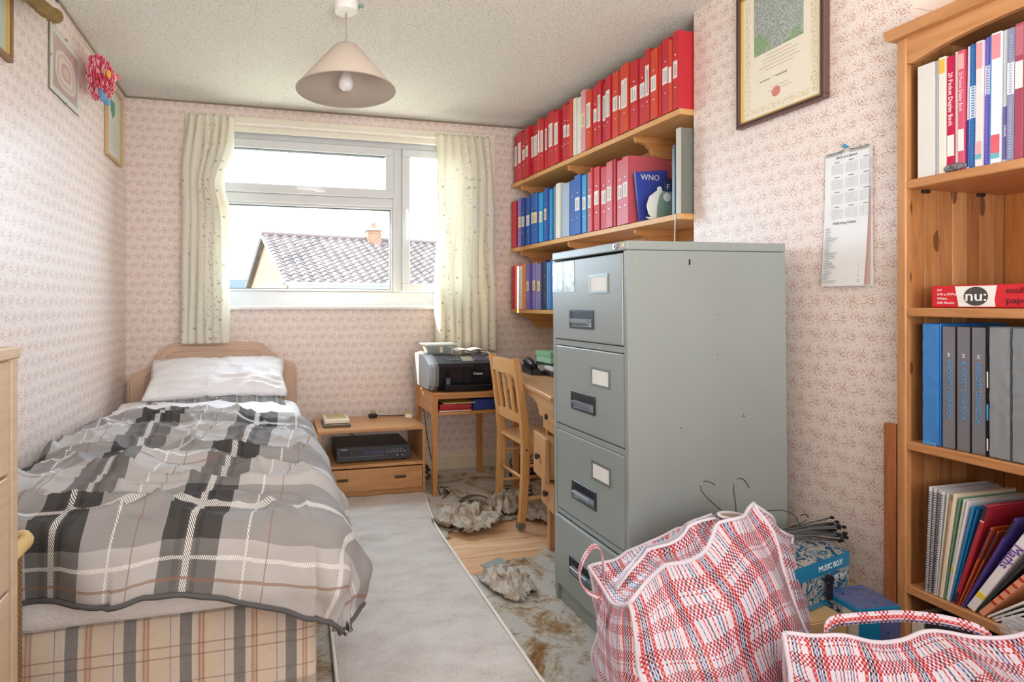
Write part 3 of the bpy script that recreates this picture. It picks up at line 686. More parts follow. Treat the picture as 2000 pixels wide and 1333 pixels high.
# cd player
cd = thing('cd_player', 'black hi-fi compact disc player on the shelf of the bedside cabinet', 'cd player', (.60, 3.48, .196))
DKB = flat('#2d2f33', .35); DK2 = flat('#3c4046', .3)
obj('body', MB().box(.375, .815, 3.345, 3.640, .206, .288, .003), flat('#33302f', .5), cd)
fp = obj('front_panel', MB().box(.372, .818, 3.330, 3.346, .205, .290, .003), DK2, cd)
obj('disc_tray', MB().box(.395, .525, 3.3275, 3.331, .245, .268, .001), flat('#272a2e', .3), fp)
obj('display', MB().box(.528, .655, 3.3275, 3.331, .243, .268, .001), flat('#4a4560', .15), fp)
for k in range(6): obj('button', MB().box(.668+k*.021, .683+k*.021, 3.3265, 3.331, .250, .256, .001), flat('#8a9096', .3), fp)
for k in range(4): obj('button', MB().box(.672+k*.026, .690+k*.026, 3.3265, 3.331, .264, .269, .001), flat('#6c7278', .3), fp)
obj('headphone_socket', MB().lathe([(.0, 3.324), (.006, 3.324), (.0065, 3.331)], (.735, 0, .232), 14, 'y'), flat('#b9a888', .3, .8), fp)
obj('volume_knob', MB().lathe([(.0, 3.322), (.005, 3.322), (.0055, 3.331)], (.768, 0, .232), 14, 'y'), flat('#9aa0a4', .3, .8), fp)
obj('trim_line', MB().box(.395, .655, 3.3285, 3.331, .232, .2335), flat('#8a9096', .4), fp)
text('PHILIPS', .011, flat('#e8e8e8', .5), fp, (.415, 3.3295, .279))
text('CD', .006, flat('#c8c8c8', .5), fp, (.46, 3.3268, .256))
for fx in (.41, .78):
    for fy in (3.36, 3.6): obj('foot', MB().lathe([(.014, .196), (.014, .207)], (fx, fy, 0), 12), BLACK, cd)
# clock radio at the back left
cr = thing('clock_radio', 'small cream flat box with picture lid at the back of the bedside cabinet', 'clock radio', (.40, 3.52, .406))
obj('base', MB().box(.300, .462, 3.365, 3.555, .407, .418, .003), flat('#5d5a55', .5), cr)
obj('body', MB().box(.306, .456, 3.372, 3.550, .418, .452, .006, seg=2), flat('#e9e0cb', .4), cr)
obj('top_panel', MB().box(.325, .440, 3.40, 3.53, .4515, .4535, .001), wood('#cdbb8c', '#a98c58', 'x', 3, .5, name='picture_panel'), cr)
obj('grille', MB().box(.312, .450, 3.3705, 3.373, .424, .430), flat('#4d4a48', .5), cr)
# plugs and cables on top
def plug(name, label, x, y, rz, col, colname):
    p = thing(name, label, 'plug', (x, y, .406), rot=rz)
    obj('body', MB().box(x-.024, x+.024, y-.022, y+.022, .407, .432, .006, seg=2), col, p)
    for dx, dy in ((0, .012), (-.011, -.008), (.011, -.008)): obj('pin', MB().box(x+dx-.003, x+dx+.003, y+dy-.002, y+dy+.002, .432, .449), flat('#c9a84e', .3, 1), p)
    return p
plug('mains_plug', 'black three-pin plug lying upturned on the bedside cabinet', .635, 3.60, .3, flat('#2a2b2d', .4), 'black')
plug('mains_plug', 'white three-pin plug standing near the right end of the bedside cabinet', .858, 3.545, -.2, flat('#f0ede4', .4), 'white')
o = obj('cable', MB().tube([(.66, 3.605, .418), (.70, 3.63, .411), (.76, 3.62, .410), (.80, 3.60, .411), (.85, 3.61, .412), (.885, 3.64, .411)], .0028, 6, smooth=2), BLACK, loc=(.76, 3.61, .41)); tag(o, 'thin black lead running from the black plug along the bedside cabinet', 'cable')
o = obj('cable', MB().tube([(.47, 3.66, .41), (.475, 3.68, .40), (.48, 3.685, .33), (.50, 3.66, .295), (.52, 3.64, .29)], .0028, 6, smooth=2), BLACK, loc=(.48, 3.68, .3)); tag(o, 'black mains lead dropping behind the cabinet top to the disc player', 'cable')

# ================================================================= PRINTER TABLE, PRINTER
PT = wood('#cf9860', '#b67c45', 'z', 1.1, .4, name='oak_table'); PTX = wood('#cf9a64', '#b77e48', 'x', 1.1, .4, name='oak_table'); PTY = wood('#d09c66', '#ba824b', 'y', 1.1, .4, name='oak_table')
pt = thing('printer_table', 'narrow oak side table with a shelf, standing under the printer', 'table', (1.14, 3.4, 0))
tx0, tx1, ty0, ty1 = .925, 1.385, 3.215, 3.625
obj('top', MB().box(tx0-.004, tx1+.004, ty0-.004, ty1+.004, .594, .614, .003), PTX, pt)
for lx, ly in ((tx0, ty0), (tx1-.034, ty0), (tx0, ty1-.034), (tx1-.034, ty1-.034)):
    m = MB(); w = .034
    r = bmesh.ops.create_cube(m.bm, size=1)
    for v in r['verts']:
        k = .82 if v.co.z < 0 else 1; v.co = Vector((lx+w/2+v.co.x*w*k, ly+w/2+v.co.y*w*k, .297+v.co.z*.594))
    bmesh.ops.bevel(m.bm, geom=list(m.bm.edges), offset=.002, segments=1, affect='EDGES')
    obj('leg', m, PT, pt)
obj('side_rail', MB().box(tx0+.006, tx0+.024, ty0+.034, ty1-.034, .478, .594), PTY, pt)
obj('side_rail', MB().box(tx1-.024, tx1-.006, ty0+.034, ty1-.034, .478, .594), PTY, pt)
obj('front_rail', MB().box(tx0+.034, tx1-.034, ty0+.004, ty0+.020, .574, .594), PTX, pt)
obj('shelf', MB().box(tx0+.024, tx1-.024, ty0+.004, ty1-.02, .478, .494, .001), PTX, pt)
obj('back_rail', MB().box(tx0+.034, tx1-.034, ty1-.026, ty1-.010, .478, .594), PTX, pt)
RED = flat('#b8323a', .55); 
zz = .495
for i, (c_, th, nm, xo) in enumerate((('#efe9dc', .006, 'cream', 0), ('#a82832', .008, 'dark red', .004), ('#c2383f', .008, 'bright red', -.003), ('#b02c35', .009, 'crimson', .006), ('#c53f44', .008, 'rose red', 0), ('#8d2730', .006, 'maroon', .003), ('#e6e1d4', .004, 'off-white', .03), ('#d7c25b', .003, 'yellow', .02))):
    lab = {0: 'cream paper wallet, lowest in the pile on the printer table shelf', 1: 'dark red folder second from the bottom of the pile under the printer', 2: 'bright red folder third from the bottom of the pile under the printer', 3: 'crimson folder in the middle of the pile under the printer', 4: 'rose red folder, fourth from the top of the pile under the printer', 5: 'maroon folder just under the white paper in the pile', 6: 'off-white sheet of paper near the top of the folder pile', 7: 'yellow folder on top of the red folder pile'}[i]
    o = obj('folder', MB().box(.975+xo, 1.175+xo, 3.235+.004*(i % 3), 3.53, zz, zz+th-.001, .001, rot=Matrix.Rotation(.02*(i % 3-1), 3, 'Z')), flat(c_, .6), loc=(1.07, 3.4, zz)); tag(o, lab, 'folder', 'folders piled under the printer'); zz += th
o = obj('folder', MB().box(1.19, 1.352, 3.25, 3.55, .495, .560, .003), flat('#2b3f8c', .5), loc=(1.27, 3.4, .495)); tag(o, 'dark blue box file at the right of the shelf under the printer', 'folder')
pr = thing('printer', 'black and silver multifunction inkjet printer on the oak side table', 'printer', (1.12, 3.4, .614))
PB = flat('#141824', .08, name='gloss_black'); PS = flat('#9da2a6', .35); PS2 = flat('#6f6d70', .35)
px0, px1 = .905, 1.375
prof = [(3.255, .622), (3.215, .655), (3.205, .70), (3.205, .765), (3.225, .782), (3.335, .826), (3.56, .832), (3.60, .80), (3.60, .66), (3.56, .622)]
def pprism(x0, x1, grow=0, mat=None, nm='body', zcut=None):
    cx2, cz2 = 3.40, .727
    P = [(cx2+(y-cx2)*(1+grow), cz2+(z-cz2)*(1+grow)) for y, z in prof]
    m = MB().prism(P, 'x', x0, x1); return obj(nm, m, mat, pr)
pprism(px0+.055, px1-.055, 0, PB, 'body')
pprism(px0+.034, px0+.055, .015, PS2, 'side_band'); pprism(px0+.022, px0+.034, .0, PS, 'side_band'); pprism(px0, px0+.022, -.05, PS, 'side_cover')
pprism(px1-.055, px1-.034, .015, PS2, 'side_band'); pprism(px1-.034, px1, -.03, PS, 'side_cover')
obj('scanner_seam', MB().box(px0+.055, px1-.055, 3.2035, 3.206, .760, .763), flat('#0a0c12', .3), pr)
cp = obj('control_panel', MB().box(px0+.06, px1-.06, 3.23, 3.325, .800, .803, rot=Matrix.Rotation(math.atan2(.044, .11), 3, 'X')), flat('#2e3646', .25), pr)
obj('screen', MB().box(1.125, 1.195, 3.25, 3.305, .8035, .8055, rot=Matrix.Rotation(math.atan2(.044, .11), 3, 'X')), flat('#a8ab92', .2), cp)
for k in range(4): obj('button', MB().box(1.20+k*.022, 1.218+k*.022, 3.255, 3.30, .8035, .8050, rot=Matrix.Rotation(math.atan2(.044, .11), 3, 'X')), flat('#5b4f6b', .3), cp)
for a in range(4):
    for b in range(2): obj('button', MB().box(1.03+a*.02, 1.04+a*.02, 3.262+b*.026, 3.270+b*.026, .8012+b*.0085, .8035+b*.0085), flat('#c8ccd4', .3), cp)
for a in range(3):
    for b in range(2): obj('button', MB().lathe([(.0, .8045+b*.009), (.004, .8045+b*.009), (.0045, .800+b*.009)], (1.293+a*.011, 3.262+b*.026, 0), 10), flat('#c8ccd4', .3), cp)
obj('output_tray', MB().box(px0+.09, px1-.09, 3.186, 3.215, .624, .658, .004), flat('#121722', .15), pr)
obj('card_slot', MB().box(1.005, 1.03, 3.2025, 3.206, .66, .70, .001), flat('#5c616b', .3), pr)
text('Canon', .022, flat('#f4f4f4', .4), pr, (1.205, 3.2045, .722))
tb = thing('food_tub', 'clear plastic food tub with lid sitting on top of the printer', 'food tub', (1.03, 3.46, .826))
gl = NT('clear_plastic'); gl.col('#dfe9e6'); gl.rough(.15); gl.b.inputs['Alpha'].default_value = .45
def frust(x0, x1, y0, y1, z0, z1, ins):
    m = MB(); r = bmesh.ops.create_cube(m.bm, size=1)
    for v in r['verts']:
        i_ = ins if v.co.z < 0 else 0
        v.co = Vector(((x0+x1)/2+v.co.x*(x1-x0-2*i_), (y0+y1)/2+v.co.y*(y1-y0-2*i_), (z0+z1)/2+v.co.z*(z1-z0)))
    bmesh.ops.bevel(m.bm, geom=list(m.bm.edges), offset=.006, segments=2, affect='EDGES'); return m
obj('tub', frust(.94, 1.125, 3.39, 3.52, .828, .880, .014), gl.m, tb, smooth=False)
obj('lid', MB().box(.928, 1.137, 3.38, 3.53, .880, .889, .003), flat('#e6efe6', .3), tb)
obj('contents', frust(.955, 1.11, 3.405, 3.505, .833, .862, .010), flat('#4d545c', .5), tb)
obj('label_tag', MB().box(1.022, 1.042, 3.388, 3.391, .835, .872), flat('#e8dfb8', .6), tb)
for (x0, y0, r_, lb) in ((1.14, 3.42, .12, 'loose white sheet of paper behind the tub on the printer'), (1.25, 3.47, -.2, 'curled white paper at the right rear of the printer')):
    m = MB().grid(10, 6, lambda u, v: (x0+.11*u, y0+.10*v, .836+.012*math.sin(u*PI)+.004*v))
    o = obj('paper_sheet', m, WHITE, smooth=True, loc=(x0+.05, y0+.05, .834)); solid(o, .001); tag(o, lb, 'paper')
# cables by the table leg
def tangle(name, label, cx_, cy_, r, n, seed, h=.10, rad=.003, cat='cable'):
    random.seed(seed); pts = []
    for i in range(n):
        a = i*1.9+random.random()*1.2; rr = r*(.35+.65*random.random())
        pts.append((cx_+rr*math.cos(a), cy_+rr*math.sin(a)*.8, .006+h*random.random()*(1-rr/r*.5)))
    o = obj(name, MB().tube(pts, rad, 6, smooth=3), BLACK, smooth=True, loc=(cx_, cy_, 0)); return tag(o, label, cat)
tangle('cable_tangle', 'black cables coiled on the floor between the bedside cabinet and printer table', .935, 3.44, .055, 22, 3, .22)
tangle('cable_tangle', 'black cables looped round the front leg of the printer table', .985, 3.16, .045, 9, 5, .12, .0025)
tangle('cable_tangle', 'big tangle of black leads on the floor under the desk', 1.62, 3.45, .17, 46, 9, .22, .0035)
tangle('cable_tangle', 'thin leads trailing over the carpet behind the chair', 1.45, 3.17, .20, 14, 12, .02, .0025)
o = obj('cable', MB().tube([(.97, 3.61, .62), (.963, 3.60, .50), (.955, 3.50, .42), (.947, 3.42, .30), (.955, 3.32, .16), (.965, 3.26, .05), (.97, 3.2, .01)], .0028, 6, smooth=2), BLACK, smooth=True, loc=(.96, 3.4, 0)); tag(o, 'black printer lead hanging down beside the table leg', 'cable')
ab = obj('adaptor', MB().box(1.50, 1.68, 3.34, 3.42, .012, .07, .01), flat('#20263c', .4), loc=(1.59, 3.38, .012)); tag(ab, 'dark blue power adaptor block under the desk', 'adaptor')

# ================================================================= CHAIR
chair = thing('dining_chair', 'light beech slat-back wooden chair tucked towards the desk', 'chair', (1.40, 2.81, 0))
BEE = wood('#dfae74', '#cc975a', 'z', 1.0, .35, name='beech_chair'); BEEX = wood('#dcae78', '#c8955e', 'x', 1.0, .35, name='beech_chair'); BEEY = wood('#e1b27a', '#cd9a5e', 'y', 1.0, .35, name='beech_chair')
yn, yf = 2.652, 2.962
def post(y, mat):
    cl = [(1.225, 0), (1.238, .10), (1.248, .25), (1.252, .42), (1.243, .55), (1.222, .70), (1.196, .862)]
    m = MB(); prev = None; n = len(cl)
    P = []
    for i in range(25):
        tt = i/24*(n-1); k = min(n-2, int(tt)); s = tt-k; s_ = s
        P.append((cl[k][0]*(1-s_)+cl[k+1][0]*s_, cl[k][1]*(1-s_)+cl[k+1][1]*s_))
    for i, (x, z) in enumerate(P):
        w = .030+.010*math.sin(PI*min(1, z/.8)); dx = w/2; dy = .0145
        ring = [m.bm.verts.new((x+a*dx, y+b*dy, z)) for a, b in ((-1, -1), (1, -1), (1, 1), (-1, 1))]
        if prev:
            for k in range(4): m.bm.faces.new([prev[k], prev[(k+1) % 4], ring[(k+1) % 4], ring[k]])
        else: m.bm.faces.new(ring[::-1])
        prev = ring
    m.bm.faces.new(prev); return m
for y in (yn, yf):
    p = obj('back_post', post(y, BEE), BEE, chair)
    obj('rubber_foot', MB().box(1.207, 1.246, y-.017, y+.017, 0, .034, .003), flat('#6d6f66', .7), p)
for y in (yn+.01, yf-.01):
    p = obj('front_leg', MB().box(1.560, 1.594, y-.016, y+.016, 0, .425, .003), BEE, chair)
m = MB(); 
def seatpt(u, v):
    x = 1.245+.365*u; half = (.163+.030*u)
    return (x, 2.807+(2*v-1)*half, .440-.010*math.sin(PI*u)*math.sin(PI*v))
m.grid(14, 14, seatpt); st = obj('seat', m, BEEY, chair, smooth=False); solid(st, .022, -1)
for y in (yn, yf): obj('seat_rail', MB().box(1.25, 1.575, y-.010, y+.010, .372, .418, .002), BEEX, chair)
obj('seat_rail', MB().box(1.565, 1.582, yn, yf, .372, .418, .002), BEEY, chair)
def rail(z0, z1, x, bow, nm):
    m = MB(); pr_ = None
    for i in range(15):
        v = i/14; y = yn+.012+(yf-yn-.024)*v; xx = x-bow*math.sin(PI*v); zt = z1+.010*math.sin(PI*v)
        r = [m.bm.verts.new(q) for q in ((xx-.009, y, z0), (xx+.009, y, z0), (xx+.005, y, zt), (xx-.013, y, zt))]
        if pr_:
            for k in range(4): m.bm.faces.new([pr_[k], pr_[(k+1) % 4], r[(k+1) % 4], r[k]])
        else: m.bm.faces.new(r[::-1])
        pr_ = r
    m.bm.faces.new(pr_); return obj(nm, m, BEEY, chair)
rail(.780, .848, 1.205, .020, 'top_rail'); rail(.530, .572, 1.240, .014, 'lower_rail')
for k in range(3):
    y = yn+.078+k*.077
    m = MB(); bx = [(1.226, .565), (1.190, .79)]
    m.box(-.006, .006, y-.014, y+.014, 0, .232, .002)
    for v in m.bm.verts:
        z = v.co.z; v.co.z = .562+z; v.co.x += 1.228-.145*z+(.010 if k == 1 else 0)*0
    obj('slat', m, BEE, chair)
def dowel(a, b): obj('stretcher', MB().tube([a, tuple((Vector(a)+Vector(b))/2), b], [.008, .0105, .008], 10), BEEX, chair, smooth=True)
dowel((1.25, yn, .315), (1.58, yn+.01, .318)); dowel((1.24, yn, .150), (1.58, yn+.01, .152)); dowel((1.25, yf, .325), (1.58, yf-.01, .328)); dowel((1.24, yf, .155), (1.58, yf-.01, .158))
dowel((1.250, yn, .248), (1.250, yf, .242))
obj('screw_cap', MB().lathe([(0, yn-.0165), (.006, yn-.016), (.006, yn-.014)], (1.252, 0, .40), 10, 'y'), flat('#5c4a38', .5), chair)

# ================================================================= DESK
dr = math.radians(-10.0)
dk_ = thing('desk', 'light oak kneehole desk behind the filing cabinet, its top edge rubbed pale', 'desk', (1.165, 2.22, 0), rot=dr)
ORG['desk'] = Vector((0, 0, 0))   # parts below are given in the desk's own frame
DO = wood('#cfa478', '#bd8d5e', 'y', .8, .35, name='worn_oak'); DOZ = wood('#d2a273', '#bf8a58', 'z', .9, .4, name='worn_oak')
m = MB().box(0, .57, 0, .90, .715, .740, .008, seg=3)
obj('top', m, DO, dk_, local=True)
ar = [(.02, .715), (.88, .715), (.88, .62), (.86, .62), (.84, .645), (.80, .668), (.74, .68), (.34, .68), (.28, .668), (.245, .645), (.23, .62), (.02, .62)]
obj('apron', MB().prism(ar, 'x', .020, .038), DO, dk_, local=True)
ped = obj('pedestal', MB().box(.045, .54, .02, .038, .215, .715).box(.045, .54,   .19, .208, .215, .715).box(.045, .54, .038, .19, .215, .23).box(.53, .54, .038, .19, .23, .71), DOZ, dk_, local=True)
for z0, z1, xo in ((.565, .700, .030), (.360, .552, -.015), (.222, .352, .022)):
    d_ = obj('drawer', MB().box(xo, xo+.018, .022, .206, z0, z1, .002).box(xo+.018, xo+.45, .042, .188, z0+.01, z1-.02), DOZ, dk_, local=True)
    obj('knob', MB().lathe([(.0, xo-.022), (.012, xo-.020), (.014, xo-.012), (.007, xo)], (0, .112, (z0+z1)/2), 14, 'x'), flat('#3d2d20', .5), d_, local=True)
for lx, ly in ((.05, .84), (.51, .84), (.05, .03), (.51, .03), (.05, .17), (.51, .17)): obj('leg', MB().box(lx, lx+.035, ly, ly+.035, 0, .715 if ly > .5 else .215, .002), DOZ, dk_, local=True)
def dl(x, y):  # desk frame to world
    return (1.165+x*math.cos(dr)-y*math.sin(dr), 2.22+x*math.sin(dr)+y*math.cos(dr))
ph = thing('telephone', 'black push-button telephone on the far end of the desk', 'telephone', (1.50, 2.98, .74), rot=-.15); c0 = (1.50, 2.98)
obj('base', MB().prism([(2.90, .742), (3.08, .742), (3.08, .785), (2.90, .758)], 'x', 1.42, 1.575), flat('#2b2c30', .4), ph)
obj('handset', MB().tube([(1.445, 2.925, .785), (1.445, 2.95, .797), (1.445, 3.04, .812), (1.445, 3.065, .803)], [.022, .015, .015, .022], 10, smooth=1), flat('#1d1e22', .35), ph, smooth=True)
for a in range(3):
    for b in range(4): obj('key', MB().box(1.485+a*.024, 1.502+a*.024, 2.925+b*.026, 2.943+b*.026, .762+b*.004, .772+b*.0042, .002), flat('#c4c8cc', .4), ph)
obj('handset_cable', MB().tube([(1.445, 2.91, .78), (1.43, 2.88, .748), (1.47, 2.87, .746), (1.50, 2.89, .746)], .0035, 6, smooth=2), BLACK, ph)
o = thing('desk_gadget', 'silver and black rounded gadget on the desk next to the telephone', 'gadget', (1.56, 2.86, .74), rot=-.1)
obj('base', MB().box(1.49, 1.63, 2.78, 2.92, .742, .766, .010, seg=3), flat('#2a2b2e', .4), o); obj('top_shell', MB().box(1.485, 1.625, 2.785, 2.915, .766, .795, .014, seg=3), flat('#c2c6c8', .3), o); obj('dark_panel', MB().box(1.50, 1.612, 2.80, 2.90, .794, .797, .002), flat('#35383c', .2), o)
o = obj('box_file', MB().box(1.58, 1.80, 3.00, 3.20, .742, .790, .003), flat('#37453f', .5), loc=(1.69, 3.1, .742)); tag(o, 'dark green flat box under the pale green one on the desk', 'box')
o = thing('box', 'pale green cardboard box with a lid on the desk under the shelves', 'box', (1.68, 3.08, .79))
obj('body', MB().box(1.57, 1.79, 2.99, 3.17, .791, .835, .002), flat('#a8d3ae', .5), o); obj('lid', MB().box(1.566, 1.794, 2.986, 3.174, .828, .858, .003), flat('#86c294', .5), o)

# ================================================================= WALL SHELVES
def shx(y): return 1.71-.0364*(y-2.09)
SHF = wood('#e2b277', '#cf9a5b', 'y', 1.0, .45, name='pine_shelf')
def wall_shelf(zt, y_near, label, brk):
    s = thing('wall_shelf', label, 'shelf', (1.85, 2.9, zt-.026), 'pine shelves on the alcove wall')
    ya, yb = 2.094 if y_near is None else y_near, 3.738
    m = MB().box(0, 1, ya, yb, zt-.026, zt)
    for v in m.bm.verts: v.co.x = shx(v.co.y) if v.co.x < .5 else 1.997
    bmesh.ops.bevel(m.bm, geom=list(m.bm.edges), offset=.002, segments=1, affect='EDGES')
    obj('board', m, SHF, s)
    obj('cleat', MB().box(1.972, 1.998, ya, yb, zt-.082, zt-.027, .001), PINE, s)
    for y in brk:
        x0 = shx(y)+.03; d = 1.972-x0; zb = zt-.027
        pr_ = [(1.972, zb), (x0, zb), (x0, zb-.018), (x0+.010, zb-.028), (x0+.03, zb-.030), (x0+.06, zb-.040), (x0+.085, zb-.062), (x0+.10, zb-.085), (x0+.12, zb-.098), (1.972, zb-.105)]
        obj('bracket', MB().prism([(p[0], p[1]) for p in pr_], 'y', y, y+.020), PINE_X, s)
wall_shelf(1.985, None, 'topmost pine wall shelf, carrying the long row of red files', (2.42, 3.02, 3.62))
wall_shelf(1.532, None, 'middle pine wall shelf, carrying blue files and red files', (2.42, 3.02, 3.62))
wall_shelf(1.103, 2.30, 'lowest pine wall shelf, ending behind the filing cabinet', (2.9, 3.62))
ORD = ['first', 'second', 'third', 'fourth', 'fifth', 'sixth', 'seventh', 'eighth', 'ninth', 'tenth', 'eleventh', 'twelfth', 'thirteenth', 'fourteenth', 'fifteenth', 'sixteenth', 'seventeenth', 'eighteenth', 'nineteenth', 'twentieth',
       'twenty-first', 'twenty-second', 'twenty-third', 'twenty-fourth', 'twenty-fifth', 'twenty-sixth', 'twenty-seventh', 'twenty-eighth', 'twenty-ninth', 'thirtieth', 'thirty-first', 'thirty-second', 'thirty-third', 'thirty-fourth']
CN = {'r': ('#c92c38', 'red'), 'R': ('#b81f30', 'dark red'), 'o': ('#d84a30', 'orange-red'), 'w': ('#e9e9e2', 'white'), 'p': ('#e8a3a6', 'pink-edged'), 'v': ('#7a72c8', 'violet'), 'b': ('#2d63b8', 'blue'), 'B': ('#21489c', 'dark blue'),
      'c': ('#2f9bd6', 'bright blue'), 'g': ('#8b9298', 'grey'), 'l': ('#a9bfd4', 'pale blue'), 'k': ('#d0606c', 'rose'), 'O': ('#ee9a5a', 'orange'), 'V': ('#54489c', 'dark violet'), 't': ('#b59a66', 'brown card'), 'n': ('#26304f', 'navy'), 's': ('#4f93cf', 'sky blue')}
LAB = flat('#efece6', .6); LABY = flat('#ead9a6', .6); INK = flat('#a2a2aa', .7); RIV = flat('#d8d8d8', .3, 1)
def binder(y0, y1, zt, h, ck, lab, where, i, total, row, xo=0, depth=.245, z0=None, group=None):
    colr, cn = CN[ck]; w = y1-y0; x0 = shx((y0+y1)/2)-.004+xo; thin = w < .032
    kind = cn+(' folder' if thin else ' binder')
    lt_ = {'w': ', white label', 'y': ', yellow label', 'h': ', tall white label', '': ''}[lab]
    o = thing('ring_binder' if not thin else 'folder', f'{kind}{lt_}, {ORD[i]} from the left on the {row}', 'binder', (x0, (y0+y1)/2, zt+.001), group)
    g_ = .0012; x1 = x0+depth; zb = zt+.0015
    spine = MB().box(x0, x0+.003, y0+g_, y1-g_, zb, zb+h, .001)
    mt = flat(colr, .38)
    obj('spine', spine, mt, o)
    obj('cover', MB().box(x0+.003, x1, y0+g_, y0+g_+.0022, zb, zb+h), mt, o)
    obj('cover', MB().box(x0+.003, x1, y1-g_-.0022, y1-g_, zb, zb+h), mt, o)
    if w > .012: obj('pages', MB().box(x0+.014, x1-.012, y0+g_+.003, y1-g_-.003, zb+.008, zb+h-.018), WHITE, o)
    c_ = (y0+y1)/2
    if lab and w > .016:
        hw = min(w*.36, .022); L0, L1 = (.40, .62) if lab in 'wy' else (.36, .78)
        lo = obj('spine_label', MB().box(x0-.0012, x0-.0001, c_-hw, c_+hw, zb+h*L0, zb+h*L1), LABY if lab == 'y' else LAB, o)
        if w > .03:
            m = MB(); random.seed(i*7+int(zt*100))
            for k in range(2):
                yk = c_-hw*.45+k*hw*.8; m.box(x0-.0018, x0-.0011, yk-.0022, yk+.0022, zb+h*(L0+.03), zb+h*(L1-.02-.05*random.random()))
            obj('handwriting', m, INK, lo)
    if not thin:
        for zf in (.28, .70): obj('rivet', MB().lathe([(0, x0-.0022), (.0035, x0-.0018), (.0042, x0)], (0, c_, zb+h*zf), 8, 'x'), RIV, o)
    return o
top = [(3.643, 3.696), (3.562, 3.634), (3.5, 3.554), (3.454, 3.5), (3.408, 3.454), (3.333, 3.399), (3.303, 3.328), (3.257, 3.303), (3.221, 3.252), (3.134, 3.219), (3.076, 3.132), (3.041, 3.074), (2.999, 3.039), (2.956, 2.995), (2.93, 2.956), (2.893, 2.928), (2.844, 2.89), (2.795, 2.843), (2.741, 2.793), (2.694, 2.734), (2.661, 2.694), (2.623, 2.658), (2.574, 2.62), (2.516, 2.569), (2.49, 2.51), (2.43, 2.49), (2.364, 2.425), (2.313, 2.36), (2.278, 2.313), (2.227, 2.274), (2.207, 2.226), (2.158, 2.205), (2.133, 2.156), (2.098, 2.132)]
tc = 'RrrrRrorrrrRrroww'+'porrRrrorRorRrRorrk'; tl = ['h', 'h', 'w', 'w', 'h', 'h', 'h', 'h', 'h', 'h', 'h', '', 'w', 'w', '', '', '', 'y', 'h', 'w', 'h', 'h', 'h', 'w', 'w', 'h', 'w', 'w', 'h', 'w', '', 'w', 'w', 'w']
tc = list('RrrrRrorrrrRrrowwporrRrororrrorror')
for i, (a, b) in enumerate(top):
    hgt = .325+.012*math.sin(i*2.3)+(.006 if i == 33 else 0)
    binder(a, b, 1.985, hgt, tc[i], tl[i], '', i, 34, 'top wall shelf', xo=.004*math.sin(i*1.7)+(.012 if tc[i] == 'R' else 0), group='red binders on the top wall shelf')
mid = [(3.638, 3.715), (3.562, 3.626), (3.503, 3.558), (3.441, 3.5), (3.391, 3.436), (3.33, 3.386), (3.269, 3.326), (3.224, 3.264), (3.192, 3.222), (3.16, 3.191), (3.123, 3.157), (3.066, 3.118), (2.973, 3.057), (2.909, 2.968), (2.839, 2.906), (2.792, 2.837), (2.747, 2.789), (2.726, 2.745), (2.67, 2.725), (2.61, 2.666), (2.554, 2.607), (2.533, 2.551), (2.479, 2.529), (2.427, 2.475)]
mc = list('rvBbbbcbBcgwlbbckrrrkRkk'); ml = ['', 'y', 'w', 'w', 'y', 'y', 'y', 'y', '', '', '', '', '', '', 'w', 'w', 'w', '', 'w', 'w', 'w', '', 'w', 'w']
for i, (a, b) in enumerate(mid):
    binder(a, b, 1.532, .322+.010*math.sin(i*1.9)+(.012 if i > 15 else 0), mc[i], ml[i], '', i, 24, 'middle wall shelf', xo=.005*math.sin(i*2.1)+.006*(mc[i] in 'gwl'), group='binders on the middle wall shelf')
low = [(3.671, 3.715), (3.632, 3.669), (3.588, 3.624), (3.553, 3.586), (3.501, 3.547), (3.447, 3.498), (3.416, 3.445), (3.361, 3.411), (3.347, 3.360), (3.297, 3.346), (3.271, 3.294), (3.226, 3.27), (3.196, 3.225), (3.175, 3.195), (3.13, 3.173), (3.09, 3.128)]
lc = list('rkwwOvVvtvnnssbl'); ll = ['', '', '', '', '', 'y', '', 'y', '', 'y', '', '', '', '', '', '']
for i, (a, b) in enumerate(low):
    o = binder(a, b, 1.103, .300+.008*math.sin(i*1.9), lc[i], ll[i], '', i, 16, 'lowest wall shelf', group='files on the lowest wall shelf')
    if i in (10,):
        yy = (a+b)/2; x0 = shx(yy)-.006
        m = MB()
        for k in range(34): m.tube([(x0+.012, yy-.006, 1.112+k*.0085), (x0-.004, yy-.004, 1.1125+k*.0085), (x0-.004, yy+.004, 1.1125+k*.0085), (x0+.012, yy+.006, 1.112+k*.0085)], .0011, 4)
        obj('spiral_binding', m, flat('#b9bcc4', .3, .8), o)
# booklets at the near end of the middle shelf
bo = thing('booklet', 'violet-blue booklet with white capital letters leaning by the red binders', 'booklet', (1.75, 2.40, 1.533)); 
L_ = Matrix.Rotation(-.10, 3, 'Y')
obj('cover', MB().box(1.715, 1.895, 2.392, 2.404, 1.536, 1.786, .001, rot=L_), flat('#3f4fae', .35), bo)
text('WNO', .040, flat('#f2f2f6', .5), bo, (1.785, 2.391, 1.752)); text('Pri', .034, flat('#f2f2f6', .5), bo, (1.80, 2.391, 1.655)); text('P', .034, flat('#f2f2f6', .5), bo, (1.776, 2.391, 1.615))
o = thing('notebook', 'dark blue spiral-topped notebook behind the teapot card', 'notebook', (1.90, 2.35, 1.533))
obj('cover', MB().box(1.838, 1.96, 2.350, 2.362, 1.533, 1.735, .001), flat('#28407f', .4), o)
m = MB()
for k in range(11): m.tube([(1.846+k*.0106, 2.345, 1.728), (1.846+k*.0106, 2.345, 1.742), (1.846+k*.0106, 2.366, 1.742), (1.846+k*.0106, 2.366, 1.728)], .0013, 4)
